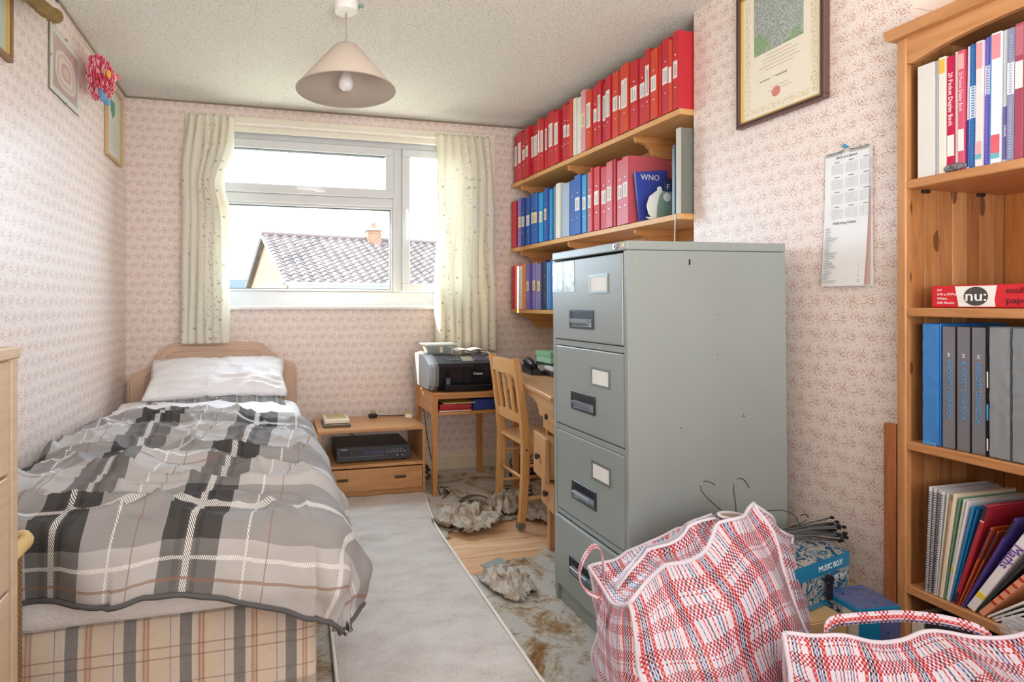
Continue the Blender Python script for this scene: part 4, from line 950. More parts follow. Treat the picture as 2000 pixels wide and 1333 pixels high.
obj('spiral_binding', m, flat('#2a2a2e', .4), o); text('F', .040, WHITE, o, (1.852, 2.349, 1.70))
o = thing('teapot_card', 'cut-out card shaped like a white teapot with a grey-green panel', 'card', (1.80, 2.30, 1.533))
tp0 = [(1.79, 1.536), (1.765, 1.56), (1.755, 1.60), (1.768, 1.64), (1.80, 1.665), (1.812, 1.672), (1.812, 1.685), (1.824, 1.692), (1.836, 1.685), (1.836, 1.672), (1.86, 1.66), (1.88, 1.63), (1.885, 1.58), (1.87, 1.536)]
tp = [(x-.055, z) for x, z in tp0]
obj('teapot_shape', MB().prism(tp, 'y', 2.300, 2.304), flat('#f1f0e8', .4), o)
obj('base_plate', MB().prism([(1.69, 1.545), (1.705, 1.536), (1.75, 1.5335), (1.83, 1.5335), (1.83, 1.546)], 'y', 2.296, 2.300), flat('#e8e7dd', .4), o)
obj('green_panel', MB().prism([(1.748, 1.5335), (1.752, 1.60), (1.765, 1.65), (1.78, 1.668), (1.85, 1.664), (1.85, 1.5335)], 'y', 2.290, 2.295), flat('#7f9a8c', .4), o)
obj('white_oval', MB().lathe([(0, 2.2875), (.020, 2.288), (.021, 2.290)], (1.80, 0, 1.64), 24, 'y'), flat('#e9eee8', .5), o)
for k, (y0, w, h, c_, lb, x_) in enumerate(((2.164, .016, .300, '#a9cbe6', 'pale blue glossy magazine standing left of the grey box file', 1.74), (2.148, .014, .31, '#5d6a78', 'slate grey booklet pressed against the grey box file', 1.728), (2.132, .013, .305, '#cfd9de', 'pale grey file squeezed beside the grey box file', 1.735))):
    o = obj('magazine', MB().box(x_, x_+.22, y0, y0+w, 1.534, 1.534+h, .001), flat(c_, .3), loc=(x_+.1, y0+w/2, 1.534)); tag(o, lb, 'magazine', 'magazines at the near end of the middle shelf')
o = thing('box_file', 'tall grey cardboard magazine file at the near end of the middle shelf', 'box file', (1.84, 2.14, 1.533))
obj('body', MB().box(1.722, 1.96, 2.102, 2.128, 1.5335, 1.905, .002), flat('#787b74', .7), o); obj('spine_edge', MB().box(1.718, 1.7225, 2.102, 2.128, 1.5335, 1.905), flat('#c9c9c0', .6), o)
o = obj('hanging_cord', MB().tube([(1.706, 2.118, 1.53), (1.704, 2.118, 1.45), (1.705, 2.12, 1.36)], .0022, 6), flat('#cfcfcb', .4), loc=(1.705, 2.118, 1.4)); tag(o, 'thin pale cord hanging from the middle shelf behind the filing cabinet', 'cord')

# ================================================================= FILING CABINET
fc = thing('filing_cabinet', 'tall grey four-drawer steel filing cabinet in the middle of the room', 'filing cabinet', (1.083, 1.543, 0))
fc.rotation_euler = (0, math.radians(-.6), math.radians(.6))
GR = NT('grey_enamel'); GR.col(GR.mix(GR.noise(GR.obj(), 2.5, 3), srgb('#8f9896'), srgb('#9ba4a2'))); GR.rough(.33, .5); GR.bump(GR.noise(GR.obj(), 180, 2), .06, .002); GR = GR.m
fx, fy, FW, FD, FH = 1.083, 1.543, .470, .610, 1.337
t_ = .012
obj('shell', MB().box(fx+.018, fx+FD, fy, fy+t_, .0, FH-.030, .002).box(fx+.018, fx+FD, fy+FW-t_, fy+FW, .0, FH-.030, .002).box(fx+FD-t_, fx+FD, fy+t_, fy+FW-t_, 0, FH-.03), GR, fc)
obj('front_frame', MB().box(fx, fx+.020, fy, fy+.020, 0, FH-.030, .002).box(fx, fx+.020, fy+FW-.020, fy+FW, 0, FH-.030, .002).box(fx+.002, fx+.02, fy+.02, fy+FW-.02, .985, 1.005).box(fx+.002, fx+.02, fy+.02, fy+FW-.02, .662, .682).box(fx+.002, fx+.02, fy+.02, fy+FW-.02, .338, .356), GR, fc)
obj('top_cap', MB().box(fx-.001, fx+FD, fy-.001, fy+FW+.001, FH-.029, FH, .004, seg=2), GR, fc)
obj('plinth', MB().box(fx+.010, fx+.02, fy+.022, fy+FW-.022, .0, .070, .002), GR, fc)
obj('slot', MB().box(fx+.225, fx+.231, fy-.0015, fy+.001, 1.262, 1.280, .0008), SEAMK, fc)
lk = obj('lock', MB().lathe([(0, fx-.008), (.009, fx-.007), (.010, fx)], (0, fy+.055, FH-.014), 16, 'x'), flat('#d6d8d8', .2, .9), fc); obj('keyhole', MB().box(fx-.0092, fx-.0075, fy+.053, fy+.057, FH-.018, FH-.010), SEAMK, lk)
obj('sticker', MB().box(fx-.0022, fx-.0008, fy+.014, fy+.024, FH-.018, FH-.006), flat('#e6e08c', .5), fc); obj('sticker', MB().box(fx-.0022, fx-.0008, fy+.026, fy+.038, FH-.024, FH-.010), flat('#c9a2b8', .5), fc)
CHR = flat('#7b858b', .25, .9); 
for k, (z0, z1, xo) in enumerate(((1.008, 1.300, -.004), (.685, .982, 0), (.359, .660, 0), (.074, .335, -.014))):
    d_ = obj('drawer', MB().box(fx+xo, fx+.018+xo, fy+.022, fy+FW-.022, z0, z1, .004, seg=2).box(fx+.02+xo, fx+.55, fy+.04, fy+FW-.04, z0+.02, z1-.04), GR, fc)
    xq = fx+xo; hz = z0+(.105 if k < 3 else .115)
    if k == 0: hz = 1.085
    h = obj('handle', MB().box(xq-.004, xq+.0, fy+.180, fy+.335, hz-.033, hz-.025, .001).box(xq-.004, xq, fy+.180, fy+.335, hz+.025, hz+.033, .001).box(xq-.004, xq, fy+.180, fy+.190, hz-.025, hz+.025).box(xq-.004, xq, fy+.325, fy+.335, hz-.025, hz+.025), flat('#4e565e', .3, .8), d_)
    obj('handle_cup', MB().box(xq-.0005, xq+.0008, fy+.190, fy+.325, hz-.025, hz+.025).prism([(xq-.0005, hz-.025), (xq-.001, hz-.022), (xq-.014, hz-.012), (xq-.016, hz+.000), (xq-.013, hz+.001), (xq-.010, hz-.008), (xq-.0005, hz-.016)], 'y', fy+.205, fy+.312), flat('#aab2b8', .3, .7), h)
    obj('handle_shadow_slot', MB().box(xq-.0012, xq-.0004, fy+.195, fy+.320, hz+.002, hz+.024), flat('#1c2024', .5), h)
    if k < 3:
        lz = z1-.090 if k else 1.208
        lf = obj('label_frame', MB().box(xq-.003, xq, fy+.095, fy+.205, lz-.032, lz-.025).box(xq-.003, xq, fy+.095, fy+.205, lz+.024, lz+.032).box(xq-.003, xq, fy+.095, fy+.102, lz-.025, lz+.024).box(xq-.003, xq, fy+.198, fy+.205, lz-.025, lz+.024), flat('#8c938f', .35, .6), d_)
        obj('label_card', MB().box(xq-.0015, xq-.0002, fy+.102, fy+.198, lz-.025, lz+.024), flat('#e9eae4', .6), lf)
# postcards
for (ya, lb, c1, c2) in ((1.925, 'left of two pale blue animal postcards stuck on the top drawer', '#9fb8cc', '#e9eff2'), (1.845, 'right of two pale postcards stuck on the top drawer, with green tones', '#a9b9a6', '#dfe8ec')):
    t = NT('faded_postcard'); n1 = t.noise(t.obj(), 28, 4, .6)
    t.col(t.ramp(n1, [(.38, c1), (.6, c2)])); t.rough(.3)
    o = obj('postcard', MB().box(1.0775, 1.0785, ya, ya+.078, 1.185, 1.296), t.m, loc=(1.083, 1.543, 0)); o.rotation_euler = fc.rotation_euler; tag(o, lb, 'postcard')
# dents and chips on the cabinet side
m = MB()
for dx, dz, s in ((.10, 1.20, .002), (.33, 1.10, .0025), (.33, .97, .003), (.19, .74, .004), (.43, .77, .003), (.335, .90, .002)): m.box(fx+dx, fx+dx+s, fy-.0012, fy-.0002, dz, dz+s)
m.box(fx+.425, fx+.44, fy-.0012, fy-.0002, .765, .767); obj('paint_chips', m, flat('#4c5152', .6), fc)

# ================================================================= PINE BOOKCASE
bc = thing('bookcase', 'tall varnished knotty pine bookcase with arched top rail at the right edge', 'bookcase', (1.88, .81, 0))
bx0, bx1, ya, yb = 1.698, 2.092, .40, 1.215
STAVES = [wood(a_, b_, 'z', sc_, .4, knots=kn_, name='lacquered_pine') for a_, b_, sc_, kn_ in (('#c48f60', '#a5713f', 1.0, .21), ('#b57e4d', '#936036', 1.2, .15), ('#cf9f6e', '#b58150', .9, .23), ('#be8858', '#9d6a3c', 1.1, .19))]
for k in range(7): obj('side_board', MB().box(bx0+.0225+k*.0524, bx0+.0225+(k+1)*.0524-.0008, yb-.020, yb-.001, 0, 1.874, .0006), STAVES[(k*3+1) % 4], bc)
obj('side_panel', MB().box(bx0+.02, bx1, ya, ya+.020, 0, 1.875, .001), ORANGE_Z, bc)
obj('front_stile', MB().box(bx0, bx0+.022, yb-.024, yb, 0, 1.875, .003), ORANGE_Z, bc)
obj('front_stile', MB().box(bx0, bx0+.022, ya, ya+.024, 0, 1.875, .003), ORANGE_Z, bc)
for k in range(9):
    w = (yb-ya-.04)/9; obj('back_board', MB().box(bx1-.012, bx1-.002, ya+.020+k*w+.0008, ya+.020+(k+1)*w-.0008, .02, 1.86, .001), ORANGE_Z if k % 2 else wood('#c5834a', '#a4652f', 'z', 1.1, .4, knots=.12, name='lacquered_pine'), bc)
for z, nm in ((1.481, 0), (1.129, 0), (.762, 0), (.366, 0), (.075, 0)):
    obj('shelf', MB().box(bx0+.002, bx1-.013, ya+.021, yb-.021, z-.024, z, .003), ORANGE_Y, bc)
# arched top rail
prof_ = [(.0, 1.812), (.004, 1.803), (.012, 1.799), (.022, 1.801), (.040, 1.807), (.07, 1.814), (.11, 1.822), (.16, 1.829), (.22, 1.833), (.30, 1.835)]
W2 = yb-ya-.042
pts = [(yb-.021, 1.875)]+[(yb-.021-d_, z) for d_, z in prof_]+[(yb-.021-W2+d_, z) for d_, z in prof_[::-1]]+[(ya+.021, 1.875)]
obj('arched_rail', MB().prism(pts, 'x', bx0+.004, bx0+.022), ORANGE_Y, bc)
obj('cornice', MB().prism([(bx0-.032, 1.900), (bx0-.034, 1.888), (bx0-.020, 1.874), (bx1, 1.874), (bx1, 1.902), (bx0-.028, 1.902)], 'y', ya-.02, yb+.011), ORANGE_Y, bc)
obj('plinth', MB().box(bx0+.006, bx0+.02, ya+.02, yb-.02, 0, .05), ORANGE_Y, bc)
for yy, xx in ((yb-.045, bx0+.06), (yb-.045, bx0+.27)): obj('shelf_peg', MB().box(xx, xx+.022, yb-.030, yb-.020, 1.448, 1.4565, .001), flat('#2c1c14', .5), bc)
obj('back_shade', MB().box(bx1-.0125, bx1-.0120, ya+.022, yb-.022, 1.485, 1.85), SEAMK, bc)  # black sheet painted as the shade above and behind the top row
pk = obj('plank', MB().box(1.700, 1.722, 1.219, 1.252, 0, .80, .002), wood('#a9683a', '#8d5128', 'z', 1, .5, name='dark_pine'), loc=(1.71, 1.235, 0)); tag(pk, 'narrow brown wooden plank standing upright against the left side of the bookcase', 'plank')

def book(name, y0, w, z, h, d, colr, label, cat='book', x0=1.712, lean=0, group=None, rough=.35, pages=True, hard=False, bands=()):
    """upright book, spine to the room; y0 = bottom right corner, w = thickness"""
    o = thing(name, label, cat, (x0, y0, z), group); ORG[o.name] = Vector((0, 0, 0))
    o.rotation_euler = (lean, 0, 0)
    mt = flat(colr, rough)
    obj('spine', MB().box(0, .0022, .0004, w-.0004, .0008, h, .0006), mt, o, local=True)
    obj('cover', MB().box(.0022, d, .0004, .0018, .0008, h), mt, o, local=True); obj('cover', MB().box(.0022, d, w-.0018, w-.0004, .0008, h), mt, o, local=True)
    if w > .006: obj('pages', MB().box(.003, d-.004, .0019, w-.0019, .004, h-.004), WHITE, o, local=True)
    for (a, b, c_) in bands: obj('spine_band', MB().box(-.0008, .0004, .0008, w-.0008, h*a, h*b), flat(c_, rough), o, local=True)
    return o
def spine_text(o, s, size, col, w, zc, dirn='down', sx=1.0): return text(s, size, flat(col, .5), o, (-.0014, w/2, zc), '-x', dirn, local=True, sx=sx)
G1 = 'files on the top shelf of the bookcase'
TB = [(.1305, .0415, '#dcdad6', .310, 'wide white slip-cased file, furthest left on the bookcase top shelf', ()),
      (.1195, .0105, '#c9cdd6', .310, 'pale grey plastic file between the wide white file and the cream one', ()),
      (.1040, .0150, '#e6ddd2', .312, 'cream display book with a small yellow fruit picture at its top', ((.86, .98, '#e3b54c'),)),
      (.0865, .0170, '#c4134f', .308, 'crimson display book with a cream label low on its spine', ((.14, .32, '#efe8e4'),)),
      (.0765, .0095, '#e9e0d4', .314, 'thin cream booklet between two display books', ()),
      (.0625, .0135, '#cf5570', .312, 'pink display book with faded white title', ((.16, .34, '#efe4e2'), (.84, .97, '#dfa9a4'))),
      (.0560, .0060, '#cfd8e6', .316, 'very thin white file with dark blue lower half', ((.02, .40, '#2c3c94'),)),
      (.0410, .0145, '#2f6cb4', .318, 'mid blue comb-bound book with a white label', ((.40, .66, '#e6ecf2'),)),
      (.0260, .0145, '#dfd9d8', .318, 'white book with pink top and a blue band near its foot', ((.78, .985, '#df9ea4'), (.06, .10, '#6fb0bd'), (.10, .20, '#dfa9ad'))),
      (.0145, .0110, '#6f5cc6', .322, 'violet comb-bound book with a white label', ((.55, .78, '#dfe4ee'),)),
      (.0100, .0042, '#56a9e4', .324, 'thin bright blue folder next to the violet comb-bound book', ()),
      (.9905-1, .0190, '#dfe8ee', .324, 'pale blue-white book with rose top and rose foot', ((.80, .985, '#e3929b'), (.08, .22, '#d9636f'), (.04, .08, '#6fb0bd'))),
      (.9800-1, .0100, '#cfd4da', .324, 'grey-white book with a violet lower half', ((.02, .42, '#6e67a8'),)),
      (.9650-1, .0145, '#8d8fb0', .322, 'mauve comb-bound book with a white label', ((.50, .74, '#e4e6ec'),)),
      (.9490-1, .0155, '#a34a5e', .326, 'maroon speckled book with a tall white label', ((.52, .72, '#ebe3e2'), (.76, .98, '#b76c7b'))),
      (.9300-1, .0185, '#1f7f8c', .310, 'teal book at the right end of the bookcase top row in view', ()),
      (.9000-1, .0290, '#5a3d6b', .315, 'plum ring binder just beyond the teal book', ()),
      (.8600-1, .0390, '#d7d2c8', .312, 'ivory ring binder beyond the plum one', ()), (.8250-1, .0340, '#2c4f8e', .31, 'royal blue ring binder beyond the ivory one', ()), (.79-1, .034, '#b43a3a', .31, 'red ring binder beyond the royal blue one', ())]
for i, (yy, w, c_, h, lb, bands) in enumerate(TB):
    o = book('display_book', 1+yy, w, 1.4815, h-.03 if i > 15 else h-.006, .235, c_, lb, 'book', x0=1.712+.004*math.sin(i*2.2), lean=.0 if i < 6 else .010, group=G1, bands=bands)
    if i == 3: spine_text(o, '20 Pocket Display Book', .0125, '#f6e9ee', w, .19, 'down', 1.15)
    if i == 5: spine_text(o, '20 Pocket Display Book', .0095, '#f0d9de', w, .20, 'down', 1.1)
    if i in (7, 9, 13):
        m = MB()
        for k in range(46): m.box(-.0016, -.0004, w*.30, w*.70, .008+k*.0064, .0112+k*.0064)
        cb = obj('comb_binding', m, flat({7: '#3f86d0', 9: '#8a7cdc', 13: '#a7aac8'}[i], .3), o, local=True)
    if i == 12: spine_text(o, 'partners', .008, '#eef0f4', w, .075, 'up')
m = MB(); bmesh.ops.create_icosphere(m.bm, subdivisions=3, radius=1)
for v in m.bm.verts: v.co = Vector((1.7085+v.co.x*.0085, 1.082+v.co.y*.026, 1.4915+v.co.z*.010*(1+.5*fn(v.co.x*2, v.co.y*2)))) + Vector((0, 0, .002*fn(v.co.x*3, v.co.y*3, v.co.z*3)))
t = NT('grey_stone'); t.col(t.ramp(t.noise(t.obj(), 90, 5, .7), [(.4, '#4c4850'), (.6, '#8d878c')])); t.rough(.5)
o = obj('stone', m, t.m, smooth=True, loc=(1.7085, 1.08, 1.4815)); tag(o, 'small dark grey stone lying in front of the crimson books', 'stone')
# ream of paper
rm = thing('paper_ream', 'red and white packet of copier paper lying on the empty bookcase shelf', 'paper packet', (1.80, 1.0, 1.129))
rx0, ry0, ry1, rz0, rz1 = 1.716, .845, 1.142, 1.130, 1.188
obj('wrapper', MB().box(rx0, rx0+.21, ry0, ry1, rz0, rz1, .004, seg=2), flat('#d3202c', .3), rm)
lf = obj('white_panel', MB().prism([(ry1-.063, rz0+.003), (ry1-.061, rz0+.02), (ry1-.055, rz1-.003), (ry1-.142, rz1-.003), (ry1-.137, rz0+.02), (ry1-.139, rz0+.003)], 'x', rx0-.0012, rx0-.0001), flat('#f0eeea', .35), rm)
m = MB().lathe([(0, rx0-.0026), (.0235, rx0-.0024), (.024, rx0-.0012)], (0, ry1-.100, (rz0+rz1)/2), 40, 'x')
for v in m.bm.verts: v.co.y = ry1-.100+(v.co.y-ry1+.100)*1.05
ov = obj('badge', m, flat('#4b4548', .4), lf)
text('nu:', .038, flat('#f5f5f5', .4), ov, (rx0-.0032, ry1-.101, rz0+.029), '-x', ext=.0012)
for k, s_ in enumerate(('A4', '210 x 297mm', 'White', '500 Sheets')): text(s_, .0088, flat('#f6e6e6', .5), rm, (rx0-.0012, ry1-.015, rz1-.012-k*.0112), '-x', align='LEFT')
text('multi', .022, flat('#5b2028', .5), rm, (rx0-.0012, ry1-.160, rz0+.042), '-x', align='LEFT'); text('paper', .022, flat('#5b2028', .5), rm, (rx0-.0012, ry1-.160, rz0+.018), '-x', align='LEFT')
# middle row of clear books
G2 = 'clear books on the bookcase shelf below the paper'
MBK = [(1.119, .042, '#2f74c0', .325, 'blue wide presentation file, furthest left on the shelf of dark files'),
       (1.0855, .0300, '#77777d', .318, 'grey clear book with blue lettering, directly right of the blue file'), (1.0535, .0295, '#74747b', .318, 'grey clear book with blue lettering, middle one of the three alike'), (1.0215, .0300, '#76767e', .318, 'grey clear book with blue lettering, last of the three before the black booklet'),
       (1.0160, .0050, '#101216', .322, 'thin black booklet with white print and a blue flash'), (.9715, .0430, '#6d7479', .322, 'wide wrinkled slate grey file right of the thin black booklet'), (.9275, .0425, '#686f75', .322, 'wide slate grey file at the right edge of the picture'), (.884, .042, '#5f666c', .32, 'slate grey file beyond the picture edge'), (.84, .042, '#55585c', .32, 'charcoal file beyond the slate grey files')]
for i, (yy, w, c_, h, lb) in enumerate(MBK):
    o = book('clear_book' if i != 4 else 'booklet', yy, w, .7625, h, .24, c_, lb, 'file', x0=1.716, group=G2, rough=.25)
    if i in (1, 2, 3):
        spine_text(o, '40 POCKET CLEAR BOOK', .0135, '#5aa0d8', w, .155, 'down', 1.0); text('A4', .009, flat('#e8e8ee', .5), o, (-.0014, w/2, .245), '-x', 'down', local=True)
        obj('black_edge', MB().box(-.0006, .001, -.0015, .0010, .001, h), SEAMK, o, local=True)
    if i == 4:
        obj('print', MB().box(-.001, .0006, .0012, .0038, .17, .21).box(-.001, .0006, .0012, .0038, .015, .045), WHITE, o, local=True); obj('blue_flash', MB().box(-.001, .0006, .0008, .0042, .09, .13), flat('#3fa0d8', .4), o, local=True)
    if i in (0, 5, 6):
        def wv(u, v, i=i, w=w, h=h): return (-.0022-.0016*fn(u*3, v*14, i)-.0012, w*(.04+.92*u), h*(.01+.98*v))
        o2 = obj('plastic_sleeve', MB().grid(6, 60, wv), flat({0: '#3f82ca', 5: '#868d92', 6: '#82898e'}[i], .22), o, smooth=True, local=True)
o = obj('torn_label', MB().box(1.7085, 1.7145, 1.128, 1.158, .7625, .771, .001), flat('#4f93cf', .5), loc=(1.711, 1.14, .7625)); tag(o, 'scrap of blue and white plastic at the foot of the blue file', 'scrap')
# lower row, leaning books
G3 = 'notebooks and magazines leaning on the lower bookcase shelf'
yb_ = 1.152
LB = [('s', .0075, '#d9d9dd', .285, 2, 'spiral notebook, furthest left on the lower bookcase shelf'), ('s', .0075, '#d4d4da', .283, 2.6, 'spiral notebook, second from the left on the lower bookcase shelf'), ('s', .0075, '#cfd0d8', .283, 3.2, 'spiral notebook, third from the left on the lower bookcase shelf'), ('s', .0072, '#d9dade', .281, 4.0, 'spiral notebook, fourth from the left, next to the cream booklets'),
      ('b', .0045, '#e7e2d6', .280, 5, 'thin ivory booklet right after the spiral notebooks'), ('b', .0050, '#d9c09a', .262, 5.6, 'short buff booklet among the cream ones'), ('b', .0090, '#e6d9c0', .285, 6.4, 'thick cream paperback on the lower shelf'), ('b', .0040, '#6ba58c', .278, 7.2, 'thin sea green booklet'), ('b', .0075, '#e7e4da', .277, 8, 'white booklet with a yellow sticker near its foot'),
      ('b', .0050, '#e2e3e6', .278, 9, 'white magazine left of the bright blue ones'), ('b', .0042, '#2f97d4', .268, 10.5, 'bright blue thin book, left one of the pair'), ('b', .0042, '#2386c4', .268, 11.5, 'bright blue thin book, right one of the pair'),
      ('b', .0110, '#a82a38', .285, 14, 'red book with dark purple head and foot'), ('b', .0048, '#c25f33', .235, 17, 'small orange and navy book, left one'), ('b', .0048, '#b9552c', .232, 19, 'small orange and navy book, right one'), ('b', .0078, '#4a3a8a', .285, 22, 'indigo book with dark cover beside the maths book'),
      ('m', .0210, '#efeff2', .300, 26, 'white maths revision book with purple title and blue badge'), ('b', .0055, '#2f3b3c', .270, 30, 'dark green thin book right of the maths book'), ('b', .0150, '#e8a078', .270, 33, 'peach book with red circles leaning right of the maths book'),
      ('b', .0065, '#e9e8e4', .285, 44, 'glossy white magazine, first of the steeply leaning ones'), ('b', .0065, '#dcdcda', .285, 47, 'glossy white magazine, second of the steeply leaning ones'), ('b', .0065, '#ecebe8', .285, 50, 'glossy white magazine, third of the steeply leaning ones'), ('b', .0065, '#4c3050', .285, 52, 'dark plum magazine below the white ones'),
      ('b', .0055, '#e9e9ea', .285, 54, 'thin white magazine below the plum one'), ('b', .0055, '#2c97cc', .285, 55, 'cyan magazine in the steep stack'), ('b', .0070, '#a08468', .285, 56.5, 'brown-edged paperback below the cyan magazine'), ('b', .0060, '#77624c', .285, 58, 'dark brown-edged paperback low in the steep stack'), ('b', .0060, '#4c9a3c', .285, 59.5, 'green magazine low in the steep stack'), ('b', .0060, '#e6cf4a', .285, 61, 'yellow magazine low in the steep stack'), ('b', .0065, '#2b2026', .285, 62.5, 'black magazine at the bottom of the steep stack')]
for i, (k, w, c_, h, deg, lb) in enumerate(LB):
    lean = math.radians(deg); w *= .84
    prev = math.radians(LB[i-1][4]) if i else 0
    yb_ -= w/math.cos(lean)*(1.02)
    bands = {12: ((.86, .985, '#3f2435'), (.02, .12, '#3a2033'), (.84, .85, '#e8e0e0')), 13: ((.62, .985, '#22285a'),), 14: ((.64, .985, '#22285a'),), 15: ((.80, .985, '#20242c'),), 8: ((.28, .33, '#e8dc3c'),), 16: ((.14, .19, '#f0dc30'),)}.get(i, ())
    o = book('notebook' if k == 's' else 'book', yb_, w, .3665, h, .215 if k != 's' else .21, c_, lb, 'notebook' if k == 's' else 'book', x0=1.708+.003*(i % 3), lean=lean, group=G3, bands=bands)
    if k == 's':
        m = MB()
        for q in range(42):
            z = .008+q*.0064; m.tube([(.006, w*.15, z), (-.004, w*.25, z+.001), (-.0045, w*.75, z+.001), (.006, w*.85, z)], .0009, 4)
        obj('spiral_binding', m, flat('#3f424c', .3, .8), o, local=True)
    if k == 'm':
        text('Maths', .030, flat('#6b4aa6', .4), o, (-.0014, w/2, .185), '-x', 'down', local=True)
        bd = obj('badge', MB().box(-.0012, 0, w*.12, w*.90, .252, .282), flat('#1d3f80', .4), o, local=True); text('S', .020, WHITE, bd, (-.0020, w/2-.001, .262), '-x', local=True); text('WH', .008, WHITE, bd, (-.0020, w/2, .276), '-x', local=True)
    if i == 18:
        m = MB()
        for q in range(7):
            for r_ in range(2): m.lathe([(0, -.0014), (.0034, -.0012), (.0036, 0)], (0, w*(.3+.4*r_), .05+q*.024), 10, 'x')
        obj('red_circles', m, flat('#b8392e', .5), o, local=True)
        obj('orange_patch', MB().box(-.0010, 0, w*.1, w*.9, .225, .26), flat('#e0542c', .4), o, local=True)
# box and papers on the bottom shelf
o = obj('box_file', MB().box(1.72, 1.98, .90, 1.16, .0765, .300, .003), flat('#33363a', .5), loc=(1.85, 1.03, .0765)); tag(o, 'dark box file on the bottom bookcase shelf behind the bags', 'box file')
o = obj('paper_stack', MB().box(1.715, 1.94, 1.162, 1.190, .0765, .29, .002), flat('#ddd6c4', .6), loc=(1.82, 1.176, .0765)); tag(o, 'upright cream papers at the left end of the bottom bookcase shelf', 'paper')
# clear plastic bag on lower shelf
pb = NT('clear_polythene'); pb.col('#e8ecec'); pb.rough(.12); pb.b.inputs['Alpha'].default_value = .35
m = MB(); bmesh.ops.create_icosphere(m.bm, subdivisions=4, radius=1)
for v in m.bm.verts:
    n_ = 1+.35*fn(v.co.x*2.2, v.co.y*2.2, v.co.z*2.2)+.12*(1-abs(fn(v.co.x*5, v.co.y*5, v.co.z*5))*3); v.co = Vector((1.672+v.co.x*.022*n_, .885+v.co.y*.075*n_, .388+v.co.z*.036*n_))
o = obj('plastic_bag', m, pb.m, smooth=False, loc=(1.672, .885, .36)); tag(o, 'crumpled clear plastic bag at the front of the lower bookcase shelf', 'plastic bag')

# ================================================================= PENDANT LAMP
pl = thing('pendant_lamp', 'cone-shaped beige fabric pendant lampshade hanging from the ceiling', 'lamp', (.303, 2.36, 2.4))
lx, ly = .303, 2.36
LS = NT('lampshade_fabric'); LS.col(LS.mix(LS.noise(LS.obj(), 200, 2), srgb('#c9bbad'), srgb('#d6cabd'))); LS.rough(.85, .1); LS = LS.m
obj('ceiling_rose', MB().lathe([(0, 2.352), (.030, 2.352), (.046, 2.358), (.050, 2.372), (.050, 2.399), (0, 2.399)], (lx, ly, 0), 40), WHITE, pl, smooth=False)
obj('rose_screw', MB().lathe([(0, 2.385), (.006, 2.385), (.011, 2.392), (.011, 2.399)], (lx+.064, ly+.01, 0), 12), flat('#8fb0a8', .3, .3), pl)
obj('flex', MB().tube([(lx, ly, 2.355), (lx-.001, ly, 2.30), (lx+.001, ly, 2.24), (lx, ly, 2.17)], .0038, 8), flat('#b7aa98', .5), pl, smooth=True)
m = MB().lathe([(.050, 2.212), (.056, 2.206), (.064, 2.198), (.205, 2.030)], (lx, ly, 0), 64)
bmesh.ops.delete(m.bm, geom=[f for f in m.bm.faces if len(f.verts) > 6], context='FACES_ONLY')
sh = obj('lamp_shade', m, LS, pl, smooth=True); solid(sh, .002, 0)
obj('rim', MB().tube([(lx+.2055*math.cos(a*PI/32), ly+.2055*math.sin(a*PI/32), 2.030) for a in range(64)], .0022, 6, closed=True), flat('#b9a89c', .6), sh, smooth=True)
m = MB()
for a in range(3):
    an = a*2*PI/3+.4; m.tube([(lx+.018*math.cos(an), ly+.018*math.sin(an), 2.165), (lx+.062*math.cos(an), ly+.062*math.sin(an), 2.200)], .0018, 5)
obj('shade_carrier', m, WHITE, pl)
obj('lamp_holder', MB().lathe([(0, 2.190), (.012, 2.190), (.017, 2.165), (.020, 2.160), (.020, 2.115), (.016, 2.110), (0, 2.110)], (lx, ly, 0), 24), WHITE, pl, smooth=False)
obj('bulb', MB().lathe([(.014, 2.115), (.016, 2.10), (.026, 2.082), (.0315, 2.062), (.029, 2.045), (.018, 2.034), (.0, 2.031)], (lx, ly, 0), 28), flat('#efefee', .25), pl, smooth=True)

# ================================================================= PICTURES
WX = 1.778
ct = thing('framed_certificate', 'large dark-framed certificate with an aerial photograph and red seal on the right wall', 'picture', (WX-.012, 1.65, 2.05))
cy0, cy1, cz0, cz1 = 1.474, 1.836, 1.815, 2.325
def fr(w, x0, x1, i): return MB().box(x0, x1, cy0+i, cy1-i, cz1-i-w, cz1-i, .002).box(x0, x1, cy0+i, cy1-i, cz0+i, cz0+i+w, .002).box(x0, x1, cy0+i, cy0+i+w, cz0+i+w, cz1-i-w, .002).box(x0, x1, cy1-i-w, cy1-i, cz0+i+w, cz1-i-w, .002)
fo = obj('outer_frame', fr(.016, WX-.026, WX-.001, 0), flat('#6b4c45', .3), ct); obj('frame_bead', fr(.004, WX-.0285, WX-.02, .006), flat('#2d2526', .3), fo)
obj('gilt_slip', fr(.007, WX-.021, WX-.001, .016), flat('#d9b660', .35, .4), ct)
obj('certificate_paper', MB().box(WX-.013, WX-.006, cy0+.022, cy1-.022, cz0+.022, cz1-.022), flat('#efe9d6', .6), ct)
t = NT('aerial_photograph'); vo = t.n('ShaderNodeTexVoronoi'); vo.feature = 'DISTANCE_TO_EDGE'; t.l(t.mapping(t.obj(), (1, 1, 1), (0.5, 0, 0)), vo.inputs['Vector']); vo.inputs['Scale'].default_value = 95
n1 = t.noise(t.obj(), 9, 4, .6); n2 = t.noise(t.obj(), 140, 3, .7)
c1 = t.mix(t.math('LESS_THAN', vo.outputs[0], .10), t.ramp(n2, [(.4, '#7a8781'), (.6, '#a3ada6')]), srgb('#b4bdb8')); c2 = t.ramp(n2, [(.3, '#6f8f66'), (.7, '#9dbb90')])
t.col(t.mix(t.math('GREATER_THAN', n1, .53), c1, c2)); t.rough(.4)
